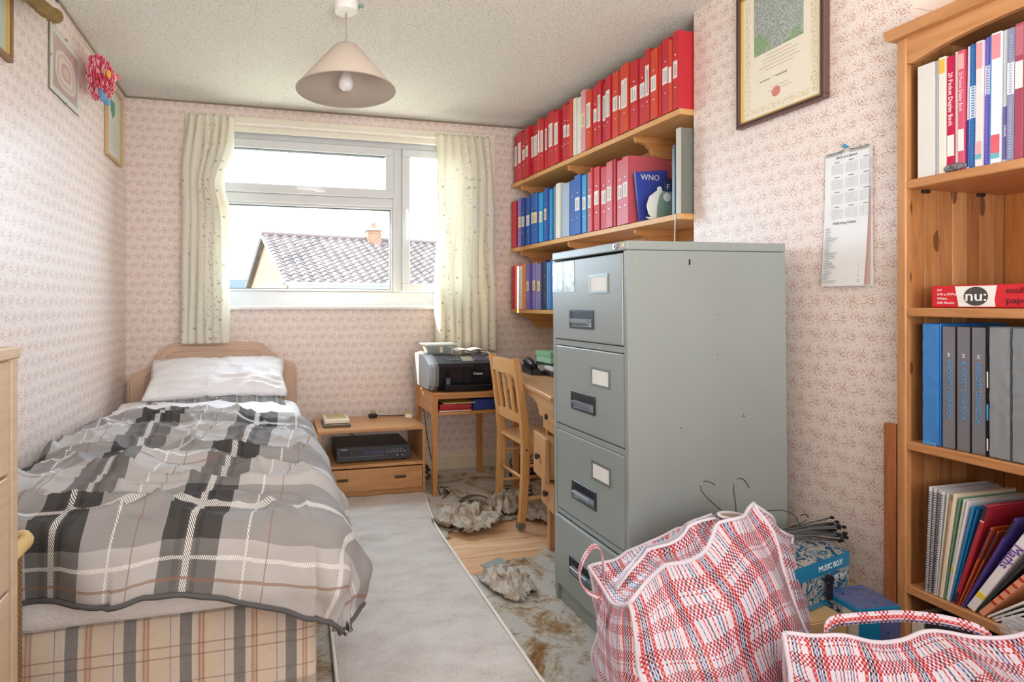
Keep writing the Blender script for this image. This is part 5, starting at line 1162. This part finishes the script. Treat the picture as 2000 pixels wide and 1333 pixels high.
ph_ = obj('aerial_photograph', MB().box(WX-.0145, WX-.0128, cy0+.085, cy1-.075, cz0+.250, cz1-.035), t.m, ct)
m = MB()
for k, (w, z) in enumerate(((.10, .235), (.15, .222), (.13, .209), (.17, .196), (.12, .183), (.07, .150), (.07, .112), (.10, .100))):
    m.box(WX-.0136, WX-.0129, 1.655-w/2, 1.655+w/2, cz0+z, cz0+z+.0018)
obj('printed_lines', m, flat('#b9ad9c', .7), ct)
for y, s_ in ((1.715, 0), (1.645, 1),): obj('signature', MB().box(WX-.0136, WX-.0129, y-.022, y+.022, cz0+.146, cz0+.1485), flat('#55504c', .7), ct)
obj('red_seal', MB().lathe([(0, WX-.0150), (.0165, WX-.0146), (.018, WX-.013)], (0, 1.668, cz0+.092), 28, 'x'), flat('#d98078', .5), ct)
t = NT('gold_border_print'); n1 = t.noise(t.obj(), 120, 3, .6); t.col(t.ramp(n1, [(.45, '#efe9d6'), (.6, '#dccca4')])); t.rough(.6)
obj('border_print', MB().box(WX-.0134, WX-.0129, cy0+.034, cy0+.058, cz0+.04, cz1-.04).box(WX-.0134, WX-.0129, cy1-.058, cy1-.034, cz0+.04, cz1-.04).box(WX-.0134, WX-.0129, cy0+.058, cy1-.058, cz0+.036, cz0+.056), t.m, ct)
gm = NT('picture_glass'); gt = gm.n('ShaderNodeBsdfTransparent'); gg = gm.n('ShaderNodeBsdfGlossy'); gg.inputs['Roughness'].default_value = .03
mx = gm.n('ShaderNodeMixShader'); mx.inputs[0].default_value = .02; gm.l(gt.outputs[0], mx.inputs[1]); gm.l(gg.outputs[0], mx.inputs[2]); gm.l(mx.outputs[0], gm.o.inputs[0]); PG = gm.m
obj('glass', MB().box(WX-.017, WX-.0155, cy0+.02, cy1-.02, cz0+.02, cz1-.02), PG, ct)
# calendar
cl = thing('wall_calendar', 'long slim white wall calendar hanging by a pin on the right wall', 'calendar', (WX-.005, 1.42, 1.63))
def page(x, y0, y1, z0, z1, curl, skew=0):
    return MB().grid(8, 30, lambda u, v: (x-curl*(1-v)**2*(1-.5*u)-.001, y0+(y1-y0)*u+skew*(1-v)**2, z0+(z1-z0)*v))
PAP = flat('#eceef0', .5)
o = obj('back_pages', page(WX-.003, 1.337, 1.480, 1.195, 1.622, .002, -.004), PAP, cl); solid(o, .0015)
o = obj('photo_page', page(WX-.005, 1.341, 1.40, 1.20, 1.50, .003), flat('#d9b8ae', .5), cl); solid(o, .001)
cvx = WX-.007
o = obj('front_page', page(cvx, 1.343, 1.485, 1.197, 1.622, .010, .010), PAP, cl); solid(o, .001)
GRY = flat('#8f949c', .7); GRL = flat('#c4c9d0', .7)
m = MB(); m2 = MB()
def px(v): return cvx-.010*(1-v)**2-.0024
for r_ in range(4):
    for c_ in range(3):
        yc = 1.462-.046*c_; zt = 1.594-.048*r_; v = (zt-1.197)/.425; X_ = px(v)
        m.box(X_, X_+.0004, yc-.026, yc-.010, zt-.001, zt+.002)
        for q in range(7): m2.box(X_, X_+.0003, yc-.037, yc, zt-.0075-q*.0048, zt-.0068-q*.0048)
        for q in range(8): m2.box(X_, X_+.0003, yc-.037+q*.0052, yc-.0366+q*.0052, zt-.037, zt-.0075)
obj('month_names', m, GRY, cl); obj('month_grids', m2, GRL, cl)
text('2022 at a glance', .0105, GRY, cl, (px(.97)-.0005, 1.413, 1.6085), '-x'); text('2022 Key Dates', .0115, GRY, cl, (px(.47)-.001, 1.418, 1.398), '-x')
m = MB(); random.seed(4)
for k in range(34):
    z = 1.384-k*.0053; v = (z-1.197)/.425; X_ = px(v)-.0006; sk = .010*(1-v)**2; w = .015+.035*random.random()**2
    m.box(X_, X_+.0005, 1.478+sk-w, 1.478+sk, z-.0007, z+.0007)
    if k % 3 != 1: m.box(X_+.002, X_+.0025, 1.353+sk, 1.366+sk, z-.0007, z+.0007)
obj('date_list', m, GRY, cl)
m = MB()
for k in range(26):
    if 10 < k < 15: continue
    y = 1.346+k*.0054; m.tube([(cvx-.003, y, 1.617), (cvx-.006, y, 1.624), (cvx+.001, y, 1.629), (cvx+.003, y, 1.622)], .0008, 4)
obj('wire_binding', m, flat('#7c8086', .4, .6), cl)
obj('hanger_wire', MB().tube([(cvx, 1.44, 1.625), (cvx-.001, 1.425, 1.630), (cvx-.001, 1.415, 1.637), (cvx-.001, 1.405, 1.630), (cvx, 1.39, 1.626)], .0009, 5, smooth=1), flat('#7c8086', .4, .6), cl)
o = obj('wall_pin', MB().lathe([(0, WX-.020), (.006, WX-.019), (.0065, WX-.013), (.003, WX-.010), (.002, WX)], (0, 1.415, 1.640), 14, 'x'), flat('#3e97c8', .3), loc=(WX-.01, 1.415, 1.64)); tag(o, 'blue push pin holding the wall calendar', 'pin')
# left wall: clip frame, gilt certificate, frame at the picture edge
LW = XL
cf = thing('framed_print', 'pale glazed clip-frame print with concentric rounded shapes on the left wall', 'picture', (LW+.01, 2.69, 2.12))
obj('backing', MB().box(LW+.003, LW+.007, 2.515, 2.865, 1.995, 2.262), flat('#8d857c', .7), cf)
t = NT('rounded_shapes_print'); sp = t.n('ShaderNodeSeparateXYZ'); t.l(t.obj(), sp.inputs[0])
a = t.math('MULTIPLY', sp.outputs[1], 7.0); b = t.math('MULTIPLY', t.math('SUBTRACT', sp.outputs[2], .00), 11.0)
r = t.math('POWER', t.math('ADD', t.math('POWER', t.math('ABSOLUTE', a), 3), t.math('POWER', t.math('ABSOLUTE', b), 3)), .3333)
t.col(t.ramp(t.math('ADD', r, t.math('MULTIPLY', t.noise(t.obj(), 12, 3), .18)), [(.30, '#dccbbd'), (.36, '#cdb7ad'), (.46, '#c9aaa4'), (.50, '#e2dcd0'), (.66, '#dfdacd'), (.72, '#c7b4ab'), (.84, '#e0dccf'), (1.0, '#c2a9a2')], 'EASE')); t.rough(.25, .6)
obj('print', MB().box(LW+.007, LW+.009, 2.545, 2.835, 2.02, 2.237), t.m, cf); obj('mount', MB().box(LW+.006, LW+.008, 2.517, 2.863, 1.997, 2.26), flat('#d5dcd2', .4), cf)
obj('glass', MB().box(LW+.0095, LW+.0115, 2.515, 2.865, 1.995, 2.262), PG, cf)
for y, z in ((2.513, 2.13), (2.867, 2.13), (2.69, 1.993), (2.69, 2.264)): obj('clip', MB().box(LW+.004, LW+.014, y-.005, y+.005, z-.005, z+.005, .001), flat('#b9a890', .3, .8), cf)
gf = thing('framed_certificate', 'narrow gold-framed certificate with a green crest near the left corner', 'picture', (LW+.01, 3.43, 2.13))
def fr2(y0, y1, z0, z1, w, x0, x1): return MB().box(x0, x1, y0, y1, z1-w, z1, .002).box(x0, x1, y0, y1, z0, z0+w, .002).box(x0, x1, y0, y0+w, z0+w, z1-w, .002).box(x0, x1, y1-w, y1, z0+w, z1-w, .002)
obj('frame', fr2(3.29, 3.60, 1.935, 2.335, .014, LW+.001, LW+.020), flat('#d0b784', .35, .2), gf)
obj('certificate_paper', MB().box(LW+.002, LW+.006, 3.30, 3.59, 1.95, 2.325), flat('#dfe3da', .5), gf)
obj('green_crest', MB().prism([(3.39, 2.26), (3.47, 2.26), (3.47, 2.20), (3.43, 2.165), (3.39, 2.20)], 'x', LW+.006, LW+.0075), flat('#5fa37f', .5), gf)
m = MB()
for k in range(8): m.box(LW+.006, LW+.0068, 3.37, 3.51, 2.13-k*.02, 2.132-k*.02)
obj('printed_lines', m, flat('#b9b4a6', .7), gf)
gf2 = thing('picture_frame', 'brown and gilt framed picture cut off at the far left of the photograph', 'picture', (LW+.01, 2.0, 2.1))
obj('frame', fr2(1.83, 2.158, 1.945, 2.36, .016, LW+.001, LW+.020), flat('#8d6a48', .35, .2), gf2); obj('gilt_slip', fr2(1.846, 2.142, 1.961, 2.344, .006, LW+.001, LW+.015), flat('#d9b46a', .3, .5), gf2)
obj('picture', MB().box(LW+.002, LW+.006, 1.85, 2.14, 1.965, 2.34), flat('#b9c4b2', .5), gf2)
# shaggy pink doll
dl_ = thing('yarn_doll', 'pink woollen yarn doll with blue legs hanging high on the left wall', 'doll', (LW+.06, 2.95, 2.22))
dc = Vector((LW+.062, 2.95, 2.225))
m = MB(); bmesh.ops.create_icosphere(m.bm, subdivisions=3, radius=1)
for v in m.bm.verts: v.co = dc+Vector((v.co.x*.045, v.co.y*.075, v.co.z*.085))
obj('body', m, flat('#cf4a66', .9), dl_, smooth=True)
random.seed(21); m = MB(); mB = MB()
for k in range(620):
    a = random.random()*2*PI; z = 1-2*random.random(); r = math.sqrt(max(0, 1-z*z)); n_ = Vector((r*math.cos(a), r*math.sin(a), z))
    if n_.x < -.35: continue
    p = dc+Vector((n_.x*.045, n_.y*.075, n_.z*.085)); q = p+Vector((n_.x*.018, n_.y*.018+.006*random.uniform(-1, 1), -.020-.022*random.random())); mid_ = (p+q)/2+n_*.016
    (m if random.random() < .55 else mB).tube([p, mid_, q], [.0034, .0034, .0022], 4)
obj('yarn_hair', m, flat('#e0506c', .9), dl_, kind='stuff'); obj('yarn_hair', mB, flat('#e9aab0', .9), dl_, kind='stuff', label='pale pink strands of yarn')
def blob(c, r, mat, nm, parent, sq=(1, 1, 1)):
    m = MB(); bmesh.ops.create_icosphere(m.bm, subdivisions=3, radius=1)
    for v in m.bm.verts: v.co = Vector(c)+Vector((v.co.x*r*sq[0], v.co.y*r*sq[1], v.co.z*r*sq[2]))
    return obj(nm, m, mat, parent, smooth=True)
blob((LW+.118, 2.905, 2.215), .020, flat('#f0b53a', .8), 'felt_hand', dl_, (.5, 1, 1)); blob((LW+.115, 3.0, 2.235), .024, flat('#ecd8c8', .8), 'face', dl_, (.6, 1.2, .9)); blob((LW+.125, 3.035, 2.25), .015, flat('#e27a80', .8), 'nose', dl_)
blob((LW+.112, 3.0, 2.19), .022, flat('#ecd8c8', .8), 'felt_hand', dl_, (.5, 1.3, .7))
for y in (2.925, 2.985): obj('leg', MB().tube([(LW+.075, y, 2.16), (LW+.085, y+.004, 2.125), (LW+.09, y+.02, 2.105)], [.011, .013, .015], 10, smooth=1), flat('#6fa3cf', .85), dl_, smooth=True)
obj('hanging_loop', MB().tube([(LW+.05, 2.95, 2.30), (LW+.02, 2.94, 2.345), (LW+.006, 2.945, 2.36), (LW+.02, 2.955, 2.345), (LW+.05, 2.955, 2.30)], .002, 5), flat('#d9b98a', .6), dl_)
# fluffy toy animal at the top left
ty = thing('soft_toy', 'tan fluffy long-armed soft toy hanging at the top left of the wall', 'soft toy', (LW+.07, 2.2, 2.2))
FUR = NT('golden_fur'); FUR.col(FUR.mix(FUR.noise(FUR.obj(), 60, 4, .7), srgb('#a37d4c'), srgb('#d9bf86'))); FUR.rough(.95, .1); FUR.bump(FUR.noise(FUR.obj(), 240, 4, .8), 1.0, .01); FUR = FUR.m
m = MB(); m.tube([(LW+.05, 2.03, 2.17), (LW+.055, 2.10, 2.172), (LW+.065, 2.18, 2.178), (LW+.075, 2.26, 2.186), (LW+.08, 2.32, 2.198)], [.026, .026, .024, .022, .020, .020, .024, .026, .022], 12, smooth=1)
obj('arm', m, FUR, ty, smooth=True); blob((LW+.085, 2.33, 2.200), .028, FUR, 'paw', ty, (1, 1, .95)); blob((LW+.065, 2.06, 2.24), .075, FUR, 'body', ty, (1, 1.1, 1))
m = MB(); random.seed(5)
for k in range(420):
    u = random.random(); c_ = Vector((LW+.05+.035*u, 2.05+.29*u, 2.170+.028*u)); a = random.random()*2*PI; n_ = Vector((math.sin(a), .3*math.cos(a), math.cos(a))).normalized()
    p = c_+n_*.023; m.tube([p, p+n_*.006+Vector((0, .008, -.004))], [.0014, .0004], 3)
obj('fur_tufts', m, FUR, ty, kind='stuff')
m = MB()
for k in range(4): m.tube([(LW+.100, 2.235+.016*k, 2.243+.003*k), (LW+.108, 2.243+.016*k, 2.222+.003*k)], .0028, 5)
blob((LW+.075, 2.24, 2.265), .036, FUR, 'foot', ty, (.9, 1.3, .9)); obj('dark_claws', m, flat('#2a2740', .5), ty)

# ================================================================= BOXES IN THE CORNER
cb = thing('cardboard_box', 'plain brown cardboard box on the floor between the checked bag and the wall', 'box', (1.50, 1.38, 0))
CARD = flat('#c8a878', .75)
obj('body', MB().box(1.385, 1.560, 1.245, 1.535, .002, .262, .002), CARD, cb)
obj('flap', MB().box(1.387, 1.558, 1.247, 1.388, .262, .266), CARD, cb); obj('flap', MB().box(1.387, 1.558, 1.392, 1.533, .262, .266), CARD, cb)
obj('tape', MB().box(1.385, 1.56, 1.372, 1.408, .2662, .2668), flat('#b8935c', .35), cb)
def marble(name, a, b, c_, d, sc):
    t = NT(name); w = t.noise(t.obj(), sc*2.6, 3, .55, 3.2)
    t.col(t.ramp(w, [(.30, a), (.43, b), (.52, c_), (.58, b), (.70, d)])); t.rough(.25, .6); return t.m
SW1 = marble('swirl_print_blue', '#123a5c', '#2d6f96', '#d9cdb4', '#2a2b44', 5); SW2 = marble('swirl_print_violet', '#20284e', '#4b6fa6', '#6f5f8f', '#1c6f9c', 9)
TURQ = flat('#1f86b4', .25); 
mbx = thing('music_box_carton', 'blue printed carton lettered music box beside the chimney wall, cable ties on top', 'box', (1.680, 1.335, .268), rot=math.radians(13)); ORG[mbx.name] = Vector((0, 0, 0))
w_, d__, h_ = .27, .15, .132
obj('carton', MB().box(-w_, 0, 0, d__, 0, h_, .002), SW1, mbx, local=True)
obj('top_print', MB().box(-w_+.002, -.002, .002, d__-.002, h_, h_+.0008), SW1, mbx, local=True)
bn = obj('blue_band', MB().box(-w_-.0006, .0006, -.0008, .0002, h_-.043, h_+.0006).box(.0000, .0008, -.0008, d__, h_-.043, h_+.0006), TURQ, mbx, local=True)
text('MUSIC BOX', .0235, flat('#eef4f6', .5), mbx, (-.100, -.0014, h_-.024), '-y', local=True)
text('MUSIC BOX', .017, flat('#dfeaf0', .5), mbx, (-.060, -.0014, h_-.062), '-y', local=True)
obj('lower_band', MB().box(-w_, .0004, -.0008, 0, .0, .016), TURQ, mbx, local=True)
pl2 = thing('carton_support', 'second cardboard box against the wall, hidden under the music box carton', 'box', (1.62, 1.45, 0))
obj('body', MB().box(1.563, 1.770, 1.345, 1.538, .002, .262, .002), CARD, pl2); obj('lid', MB().box(1.563, 1.770, 1.345, 1.538, .262, .266), CARD, pl2)
pk2 = obj('clip', MB().box(1.545, 1.565, 1.286, 1.296, .290, .345, .004).lathe([(0, 1.284), (.010, 1.285), (.011, 1.296)], (1.555, 0, .352), 12, 'y'), flat('#1c1c22', .4), loc=(1.555, 1.29, .31)); tag(pk2, 'black plastic clip standing in front of the music box carton', 'clip')
gb = thing('gift_box', 'small square blue gift carton with swirling violet lid, nearest the bookcase', 'box', (1.64, 1.27, 0), rot=math.radians(-4)); ORG[gb.name] = Vector((0, 0, 0))
obj('carton', MB().box(-.070, .070, -.060, .060, .003, .300, .002), TURQ, gb, local=True)
obj('lid_print', MB().box(-.067, .067, -.057, .057, .300, .3012), SW2, gb, local=True)
obj('side_print', MB().box(-.0712, -.0702, -.045, .055, .02, .285), SW1, gb, local=True); obj('front_print', MB().box(-.005, .064, -.0612, -.0602, .02, .27), SW2, gb, local=True)
obj('side_panel_white', MB().prism([(-.058, .02), (-.030, .02), (-.012, .285), (-.058, .285)], 'x', -.0718, -.0712), flat('#cfc7b8', .4), gb, local=True)
# black cable ties
random.seed(31)
ct_ = thing('cable_ties', 'bundle of black cable ties lying on the music box carton', 'cable ties', (1.66, 1.42, .395))
base_ = Vector((1.50, 1.46, .407)); 
for k in range(26):
    e = Vector((1.705+random.uniform(-.02, .012), 1.385+random.uniform(-.02, .03), .434+random.uniform(-.024, .036))); s = base_+Vector((random.uniform(-.03, .03), random.uniform(-.015, .015), random.uniform(.0, .018)))
    obj('tie', MB().ribbon([s, s.lerp(e, .5)+Vector((0, 0, random.uniform(0, .014))), e], (0, .5, 1), .0045, .0016, 1), BLACK, ct_)
    obj('tie_head', MB().box(e.x-.006, e.x+.004, e.y-.004, e.y+.004, e.z-.004, e.z+.004, .001), BLACK, ct_)

# ================================================================= CHECKED LAUNDRY BAGS
rr, nb_, wh_, lb_ = '#cc2434', '#37336a', '#e4dcec', '#4673a8'
su_ = [(0, wh_), (.07, rr), (.13, wh_), (.15, nb_), (.185, wh_), (.20, lb_), (.225, wh_), (.24, nb_), (.275, wh_), (.30, rr), (.37, wh_), (.455, lb_), (.475, wh_), (.55, '#d9475a'), (.575, wh_), (.62, '#4a3a60'), (.65, wh_), (.72, rr), (.745, wh_), (.80, lb_), (.83, wh_), (.86, nb_), (.89, wh_), (.93, rr), (.955, wh_)]
sv_ = [(0, '#ffffff'), (.16, '#d9475a'), (.40, '#ffffff'), (.54, rr), (.57, '#ffffff'), (.62, '#d9475a'), (.84, '#ffffff')]
TART = plaid('woven_check_plastic', .125, .105, su_, sv_, .0050, rough=.33, spec=.5, mult=True)
PIPE = flat('#ebe6f2', .35)
def bag(name, label, corners, n, bulges, seed, puff, topf=None, fold=.012):
    """corners: bottom FL FR BR BL, top FL FR BR BL"""
    C_ = [Vector(c) for c in corners]; m = MB(); lay = m.bm.loops.layers.uv.verify()
    def disp(p):
        k = min(1, p.z/.12+.2)
        f1 = fn(p.x*7+seed, p.y*7, p.z*5); f2 = 1-abs(fn(p.x*6+seed, p.y*6, p.z*4+3))*3
        return Vector((fold*fn(p.x*9, p.y*9+seed, p.z*6), fold*(f1+.7*max(0, f2)), fold*.9*fn(p.x*8, p.y*8, p.z*8+seed)))*k*1.5
    faces = {'front': (0, 1, 5, 4), 'right': (1, 2, 6, 5), 'back': (2, 3, 7, 6), 'left': (3, 0, 4, 7), 'top': (4, 5, 6, 7), 'bottom': (3, 2, 1, 0)}
    def P(fname, u, v):
        a, b, c_, d_ = (C_[i] for i in faces[fname]); p = (a.lerp(b, u)).lerp(d_.lerp(c_, u), v)
        nrm = (b-a).cross(d_-a).normalized(); bl = bulges.get(fname, 0)
        p = p+nrm*bl*(math.sin(PI*u)*math.sin(PI*v))**.8
        if fname == 'top' and topf: p = p+topf(u, v)
        elif topf and fname in ('front', 'right', 'back', 'left') and v > .0:
            e = {'front': topf(u, 0), 'right': topf(1, u), 'back': topf(1-u, 1), 'left': topf(0, 1-u)}[fname]; p = p+e*v**3
        q = p+disp(p); q.z = max(q.z, .004); return q
    for fname in faces:
        a, b, c_, d_ = (C_[i] for i in faces[fname]); W_ = (b-a).length; Hh = (d_-a).length
        V_ = [[m.bm.verts.new(P(fname, i/n, j/n)) for j in range(n+1)] for i in range(n+1)]
        off = {'front': 0, 'right': .33, 'back': .1, 'left': .05, 'top': .21, 'bottom': 0}[fname]
        for i in range(n):
            for j in range(n):
                f = m.bm.faces.new([V_[i][j], V_[i+1][j], V_[i+1][j+1], V_[i][j+1]])
                for lp, (x, y) in zip(f.loops, ((i, j), (i+1, j), (i+1, j+1), (i, j+1))): lp[lay].uv = (off+x/n*W_, y/n*Hh)
    bmesh.ops.remove_doubles(m.bm, verts=m.bm.verts, dist=.0008)
    root = thing(name, label, 'bag', tuple(C_[0].lerp(C_[2], .5))[:2]+(0,), 'checked laundry bags at the front')
    obj('bag_body', m, TART, root, smooth=True)
    def edge(fname, side):
        f_ = {'bottom': lambda s: P(fname, s, 0), 'top': lambda s: P(fname, s, 1), 'left': lambda s: P(fname, 0, s), 'right': lambda s: P(fname, 1, s)}[side]
        obj('piping', MB().tube([f_(k/40) for k in range(41)], .0052, 7), PIPE, root, smooth=True)
    for fn_, sd in (('front', 'top'), ('back', 'top'), ('left', 'top'), ('right', 'top'), ('front', 'left'), ('front', 'right'), ('left', 'left'), ('right', 'right')): edge(fn_, sd)
    return root, P
def tf1(u, v):
    r = .085*math.exp(-((u-.62)/.33)**2)*(v**1.2); sag = -.030*math.sin(PI*v)*(1-.4*u)
    sag += .03*math.exp(-((v-.52)/.10)**2)*math.sin(PI*u)
    dip = .018*math.sin(u*PI*3+.4)*(1-v)*math.sin(PI*u)
    return Vector((0, .02*math.sin(PI*u)*v, r+sag+dip))
b1, P1_ = bag('laundry_bag', 'full red, blue and white checked laundry bag against the filing cabinet', [(.865, 1.06, 0), (1.42, 1.12, 0), (1.49, 1.30, 0), (.93, 1.44, 0), (.852, 1.225, .40), (1.352, 1.318, .575), (1.565, 1.42, .39), (.862, 1.405, .405)], 44, {'front': .075, 'left': .05, 'right': .03, 'back': .0, 'top': .03}, 2.0, .03, tf1, .016)
# zip along the top, open at its right end
zp = obj('zip_tape', MB().ribbon([P1_('top', .05+.045*k, .50)+Vector((0, 0, .004)) for k in range(14)], (0, 1, .2), .020, .003, 1), PIPE, b1, smooth=True)
obj('zip_teeth', MB().tube([P1_('top', .05+.045*k, .50)+Vector((0, 0, .008)) for k in range(14)], .003, 6), flat('#b9b6c4', .3, .5), zp)
obj('zip_puller', MB().tube([P1_('top', .62, .50)+Vector((0, 0, .012)), P1_('top', .56, .44)+Vector((0, 0, .020))], [.005, .003], 8), flat('#c8cacc', .3, .9), zp)
m = MB(); c0_ = P1_('top', .74, .50); d0 = (P1_('top', .86, .56)-P1_('top', .62, .46)).normalized()
pts = []
for k in range(24):
    a = 2*PI*k/24; pts.append(c0_+d0*.055*math.cos(a)+Vector((-d0.y, d0.x, .25))*.017*math.sin(a)+Vector((0, 0, .012)))
obj('open_mouth_edge', MB().tube(pts, .0045, 6, closed=True), PIPE, b1, smooth=True)
m = MB(); ctr = m.bm.verts.new(c0_+Vector((0, 0, .009))); vs_ = [m.bm.verts.new(p) for p in pts]
for k in range(24): m.bm.faces.new([ctr, vs_[k], vs_[(k+1) % 24]])
obj('lining', m, flat('#a39486', .6), b1)
obj('handle', MB().ribbon([P1_('left', .55, .80)+Vector((-.004, 0, 0)), (.845, 1.31, .375), (.800, 1.32, .385), (.775, 1.33, .425), (.800, 1.345, .468), (.838, 1.36, .492), (.862, 1.365, .482), (.875, 1.37, .450), P1_('top', .03, .75)+Vector((0, 0, .003))], (.35, 1, .15), .020, .003, 2), TART, b1, smooth=True)
def tf2(u, v):
    sag = -.075*math.sin(PI*v)*(.4+.6*math.sin(PI*u)); rid = .035*math.exp(-((u-.62)/.10)**2)*math.sin(PI*v)*1.6
    return Vector((0, 0, sag+rid+.030*math.sin(u*PI*3.2+.3)*(1-v)*.6+.02*math.exp(-((u-.0)/.08)**2)))
b2, P2_ = bag('laundry_bag', 'sagging red, blue and white checked laundry bag in the bottom right corner', [(.98, .62, 0), (1.62, .50, 0), (1.655, .86, 0), (1.14, 1.035, 0), (.955, .845, .330), (1.56, .52, .36), (1.655, .850, .425), (1.150, 1.055, .362)], 44, {'front': .05, 'left': .05, 'right': .0, 'back': .02, 'top': .02}, 8.4, .03, tf2, .016)
obj('handle', MB().ribbon([P2_('back', .86, .93)+Vector((0, .008, 0)), P2_('back', .84, 1)+Vector((0, .014, .024)), P2_('back', .70, 1)+Vector((0, .018, .042)), P2_('back', .42, 1)+Vector((0, .016, .030)), P2_('back', .22, 1)+Vector((0, .010, .012)), P2_('back', .20, .9)+Vector((0, .008, 0))], (0, .25, 1), .024, .003, 2), TART, b2, smooth=True)
obj('top_seam', MB().ribbon([P2_('top', .04+.07*k, .50+.10*math.sin(k*1.1))+Vector((0, 0, .004)) for k in range(14)], (0, 1, 0), .014, .003, 1), PIPE, b2, smooth=True)
q = P2_('top', .13, .42)
ce = thing('ceramic_ornament', 'white glazed object with pink flowers poking out of the sagging bag', 'ornament', tuple(q))
m = MB(); bmesh.ops.create_icosphere(m.bm, subdivisions=4, radius=1)
for v in m.bm.verts: v.co = q+Vector((.018, .0, .012))+Vector((v.co.x*.058, v.co.y*.034, v.co.z*.028))
obj('body', m, flat('#f3f1ee', .12), ce, smooth=True)
t = NT('floral_transfer'); n1 = t.noise(t.obj(), 130, 3, .7); t.col(t.ramp(n1, [(.45, '#efe6e2'), (.6, '#c26a6e')])); t.rough(.3)
obj('flower_transfer', MB().lathe([(0, .0415), (.012, .0405), (.016, .039)], tuple(q+Vector((.018, .0, 0))), 20), t.m, ce, smooth=True)
# wire coat hangers standing in the first bag
STEEL = flat('#8d8878', .25, .95)
def hook(name, label, base, pts):
    o = obj(name, MB().tube([Vector(base)+Vector(p) for p in pts], .0016, 7, smooth=3), STEEL, smooth=True, loc=base)
    return tag(o, label, 'coat hanger', 'wire coat hangers in the checked bag')
hk = lambda s, fl: [(.05*fl, 0, -.03), (.012*fl, 0, -.004), (0, 0, .0), (-.004*fl, 0, .02), (-.035*s, .0, .055), (-.050*s, 0, .082), (-.038*s, 0, .104), (-.010*s, 0, .104), (.012*s, 0, .086)]
hook('coat_hanger', 'left wire coat hanger whose hook rises from the full checked bag', (1.300, 1.425, .505), [(-.08, .01, -.03), (-.02, 0, -.006), (.012, 0, -.006), (.03, 0, .0), (.006, 0, .018), (-.022, 0, .040), (-.055, 0, .070), (-.068, 0, .092), (-.056, 0, .110), (-.034, 0, .106), (-.014, 0, .094)])
hook('coat_hanger', 'right wire coat hanger whose hook rises from the full checked bag', (1.362, 1.43, .505), [(-.06, .01, -.025), (-.01, 0, -.004), (.004, 0, .0), (.003, 0, .018), (.0, 0, .045), (-.008, 0, .080), (.004, 0, .104), (.026, 0, .106), (.040, 0, .092), (.052, 0, .074)])
hook('coat_hanger', 'wire coat hanger lying over the bag towards the wall', (1.50, 1.425, .47), [(-.10, 0, .035), (-.02, 0, .036), (.035, 0, .034), (.075, 0, .016), (.092, 0, -.002), (.088, 0, -.020), (.05, 0, -.026), (.02, 0, -.03), (.09, .0, -.016), (.125, 0, -.008), (.132, 0, .006), (.118, 0, .014), (.10, 0, .010)])
